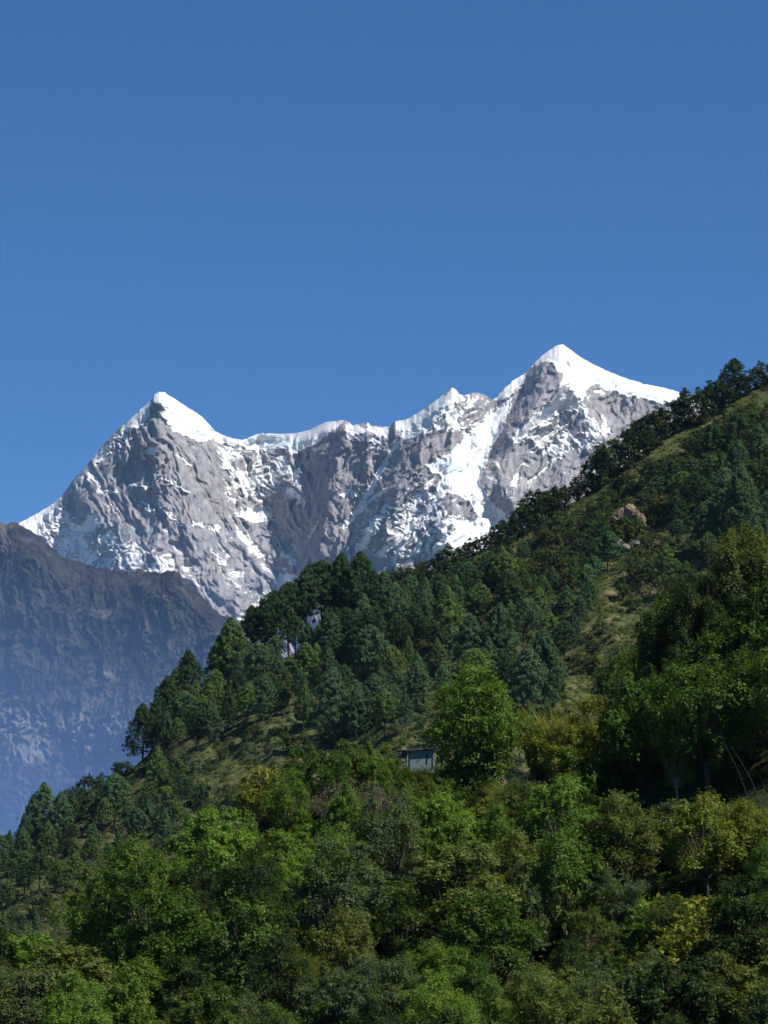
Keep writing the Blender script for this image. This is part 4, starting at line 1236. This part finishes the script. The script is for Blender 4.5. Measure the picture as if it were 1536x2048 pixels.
hero(T, TREES[5], 185, 1732, 1905, 0.8, 'olive', 'leftmost dark tree of the near slope against the hazy wood')
hero(T, TREES[4], 330, 1700, 1870, 0.6, 'deep green', 'tree between the left end of the slope and the wide fresh green one')
hero(B_, BUSHES[3], 590, 1640, 1760, 0.95, 'fresh green', 'round green bush right below the yellow flowering tree')
hero(B_, FLOWERBUSH, 1395, 1755, 1890, 0.95, 'yellow green', 'bush speckled with yellow flowers near the right edge')
hero(B_, FLOWERBUSH, 1415, 1765, 1965, 0.62, 'yellow green', 'tall bush with yellow flowers in front of the speckled one')
hero(B_, FLOWERBUSH, 1445, 1770, 1880, 0.8, 'bright green', 'bright bush with few yellow flowers right of the speckled one')
hero(B_, BUSHES[1], 1345, 1590, 1690, 1.0, 'olive', 'olive bush at the lower lip of the dark hollow')
hero(B_, BUSHES[2], 1425, 1600, 1700, 1.1, 'olive', 'second olive bush at the lower lip of the dark hollow')
hero(B_, BUSHES[0], 1510, 1585, 1700, 1.0, 'fresh green', 'green bush at the right edge below the dark hollow')
hero(G, BROADBLADES, 432, 1905, 1965, 1.6, 'bright green', 'plant with broad pale leaves in the lower left thicket')
hero(B_, BUSHES[4], 1230, 1560, 1700, 0.8, 'deep green', 'spiky deep green bush below the yellow patch')

tones_by_zone = lambda x, y: rnd.choice(('deep green', 'dark green', 'fresh green', 'olive', 'grey green', 'dark green', 'fresh green', 'bright green') if x < 900 else ('deep green', 'fresh green', 'olive', 'olive', 'dark green', 'grey green', 'yellow green', 'dark green'))
nreg = [(-80, 1985), (60, 1925), (180, 1890), (300, 1830), (450, 1760), (560, 1700), (700, 1660), (830, 1640), (960, 1650), (1100, 1620), (1250, 1640), (1350, 1680), (1620, 1680), (1640, 2290), (-80, 2290)]
for x, y in scatter(95, nreg, 84, placed):
    near(T, TREES[rnd.randrange(8)], x, y, cap(x, y, rnd.uniform(125, 250)), rnd.uniform(.75, 1.1), tones_by_zone(x, y))
for x, y in scatter(205, nreg, 43, placed):
    t = tones_by_zone(x, y)
    if rnd.random() < 0.04: near(D, TWIGS[rnd.randrange(3)], x, y, rnd.uniform(70, 110), rnd.uniform(.8, 1.1), 'grey brown')
    elif rnd.random() < 0.07: near(G, BLADES[rnd.randrange(3)], x, y, rnd.uniform(60, 90), 1.1, rnd.choice(('fresh green', 'yellow green', 'olive')))
    else: near(B_, BUSHES[rnd.randrange(5)], x, y, cap(x, y, rnd.uniform(50, 105)), rnd.uniform(.9, 1.3), t if rnd.random() < .8 else 'bright green')

# leaning dead canes in the hollow at the right
M_CANE = mat_plain('dead_cane', (0.05, 0.05, 0.048), (0.11, 0.105, 0.095), 2.0, 0.7)
for i, ((x0, y0, x1, y1), lab) in enumerate([((1440, 1470, 1505, 1580), 'thin grey cane leaning in the dark hollow, the left one'), ((1462, 1490, 1530, 1585), 'thin grey cane leaning in the dark hollow, the right one')]):
    foot = NEAR.point(x1, y1 + 40); topp = at(x0, y0, float(foot[1]) - 1.0)
    mid = (foot + topp) / 2 + np.array([0.2, 0, 0.25])
    v, f = tube(np.array([foot, mid, topp]) - foot, [0.02, 0.018, 0.01], 6)
    obj('cane', make_mesh('cane', v, f, M_CANE), None, lab, 'cane', 'leaning canes', None, tuple(float(t) for t in foot))

# ---- labels: where a few look-alikes share one, say which of them from the left
same = {}
for o in COL.objects:
    if 'label' in o and 'group' in o and not o.parent: same.setdefault(o['label'], []).append(o)
ORD = ('first', 'second', 'third', 'fourth', 'fifth', 'sixth')
for lab, os_ in same.items():
    if 2 <= len(os_) <= 6:
        os_.sort(key=lambda o: o.location.x / o.location.y)
        for k, o in enumerate(os_):
            if len(os_) == 2: t = ('left one', 'right one')[k]
            else: t = 'leftmost' if k == 0 else 'rightmost' if k == len(os_) - 1 else ORD[k] + ' from left'
            o['label'] = f'{lab}, {t}'

LONG = {o['label'] for o in COL.objects if 'label' in o and not 4 <= len(o['label'].replace('-', ' ').split()) <= 16}
if LONG: print('LONG', LONG)
# ------------------------------------------------------------------ haze
def volume(name, colr, dens):
    m, n, out = new_mat(name); h = N(n)
    pv = h.add('ShaderNodeVolumePrincipled')
    pv.inputs['Color'].default_value = tuple(colr) + (1,)
    pv.inputs['Density'].default_value = dens
    h.link(pv.outputs[0], out.inputs['Volume'])
    return m


v, f = box((0, 10300, 1649), (18400, 21800, 3302))
obj('haze', make_mesh('haze', v, f, volume('haze_air', (0.42, 0.66, 1.0), 0.7e-5), False), kind='stuff', label='thin blue air haze over the whole valley', cat='haze')

# thicker smoky air lying in the valley between the wooded hill and the dark mountain: a wedge, deep below and thinning upwards
prof = [(560, 0.2), (760, 34), (1300, 92), (2100, 175), (3300, 335), (4400, 575), (5100, 800), (5350, 960)]
xs = [(-3200, 1.0), (-1500, 1.0), (-500, 1.0), (0, 0.8), (500, 0.45), (1000, 0.12)]
V = []
for x, k in xs:
    for (yy, z) in prof: V.append((x, 5400 - (5400 - yy) * (0.3 + .7 * k), 0.2 + (z - 0.2) * k))
    V.append((x, 5400, 0.2 + (1000 - .2) * k)); V.append((x, 5400, 0.1))
V = np.array(V); K = len(prof) + 2
F4 = [[i * K + j, (i + 1) * K + j, (i + 1) * K + (j + 1) % K, i * K + (j + 1) % K] for i in range(len(xs) - 1) for j in range(K)]
me = bpy.data.meshes.new('valley_haze')
me.from_pydata([tuple(q) for q in V], [], F4 + [list(range(K)), list(range((len(xs) - 1) * K, len(xs) * K))[::-1]])
me.materials.append(volume('valley_smoke', (0.27, 0.50, 1.0), 3.1e-4))
obj('valley_haze', me, kind='stuff', label='blue smoky haze lying in the valley below the dark mountain', cat='haze')
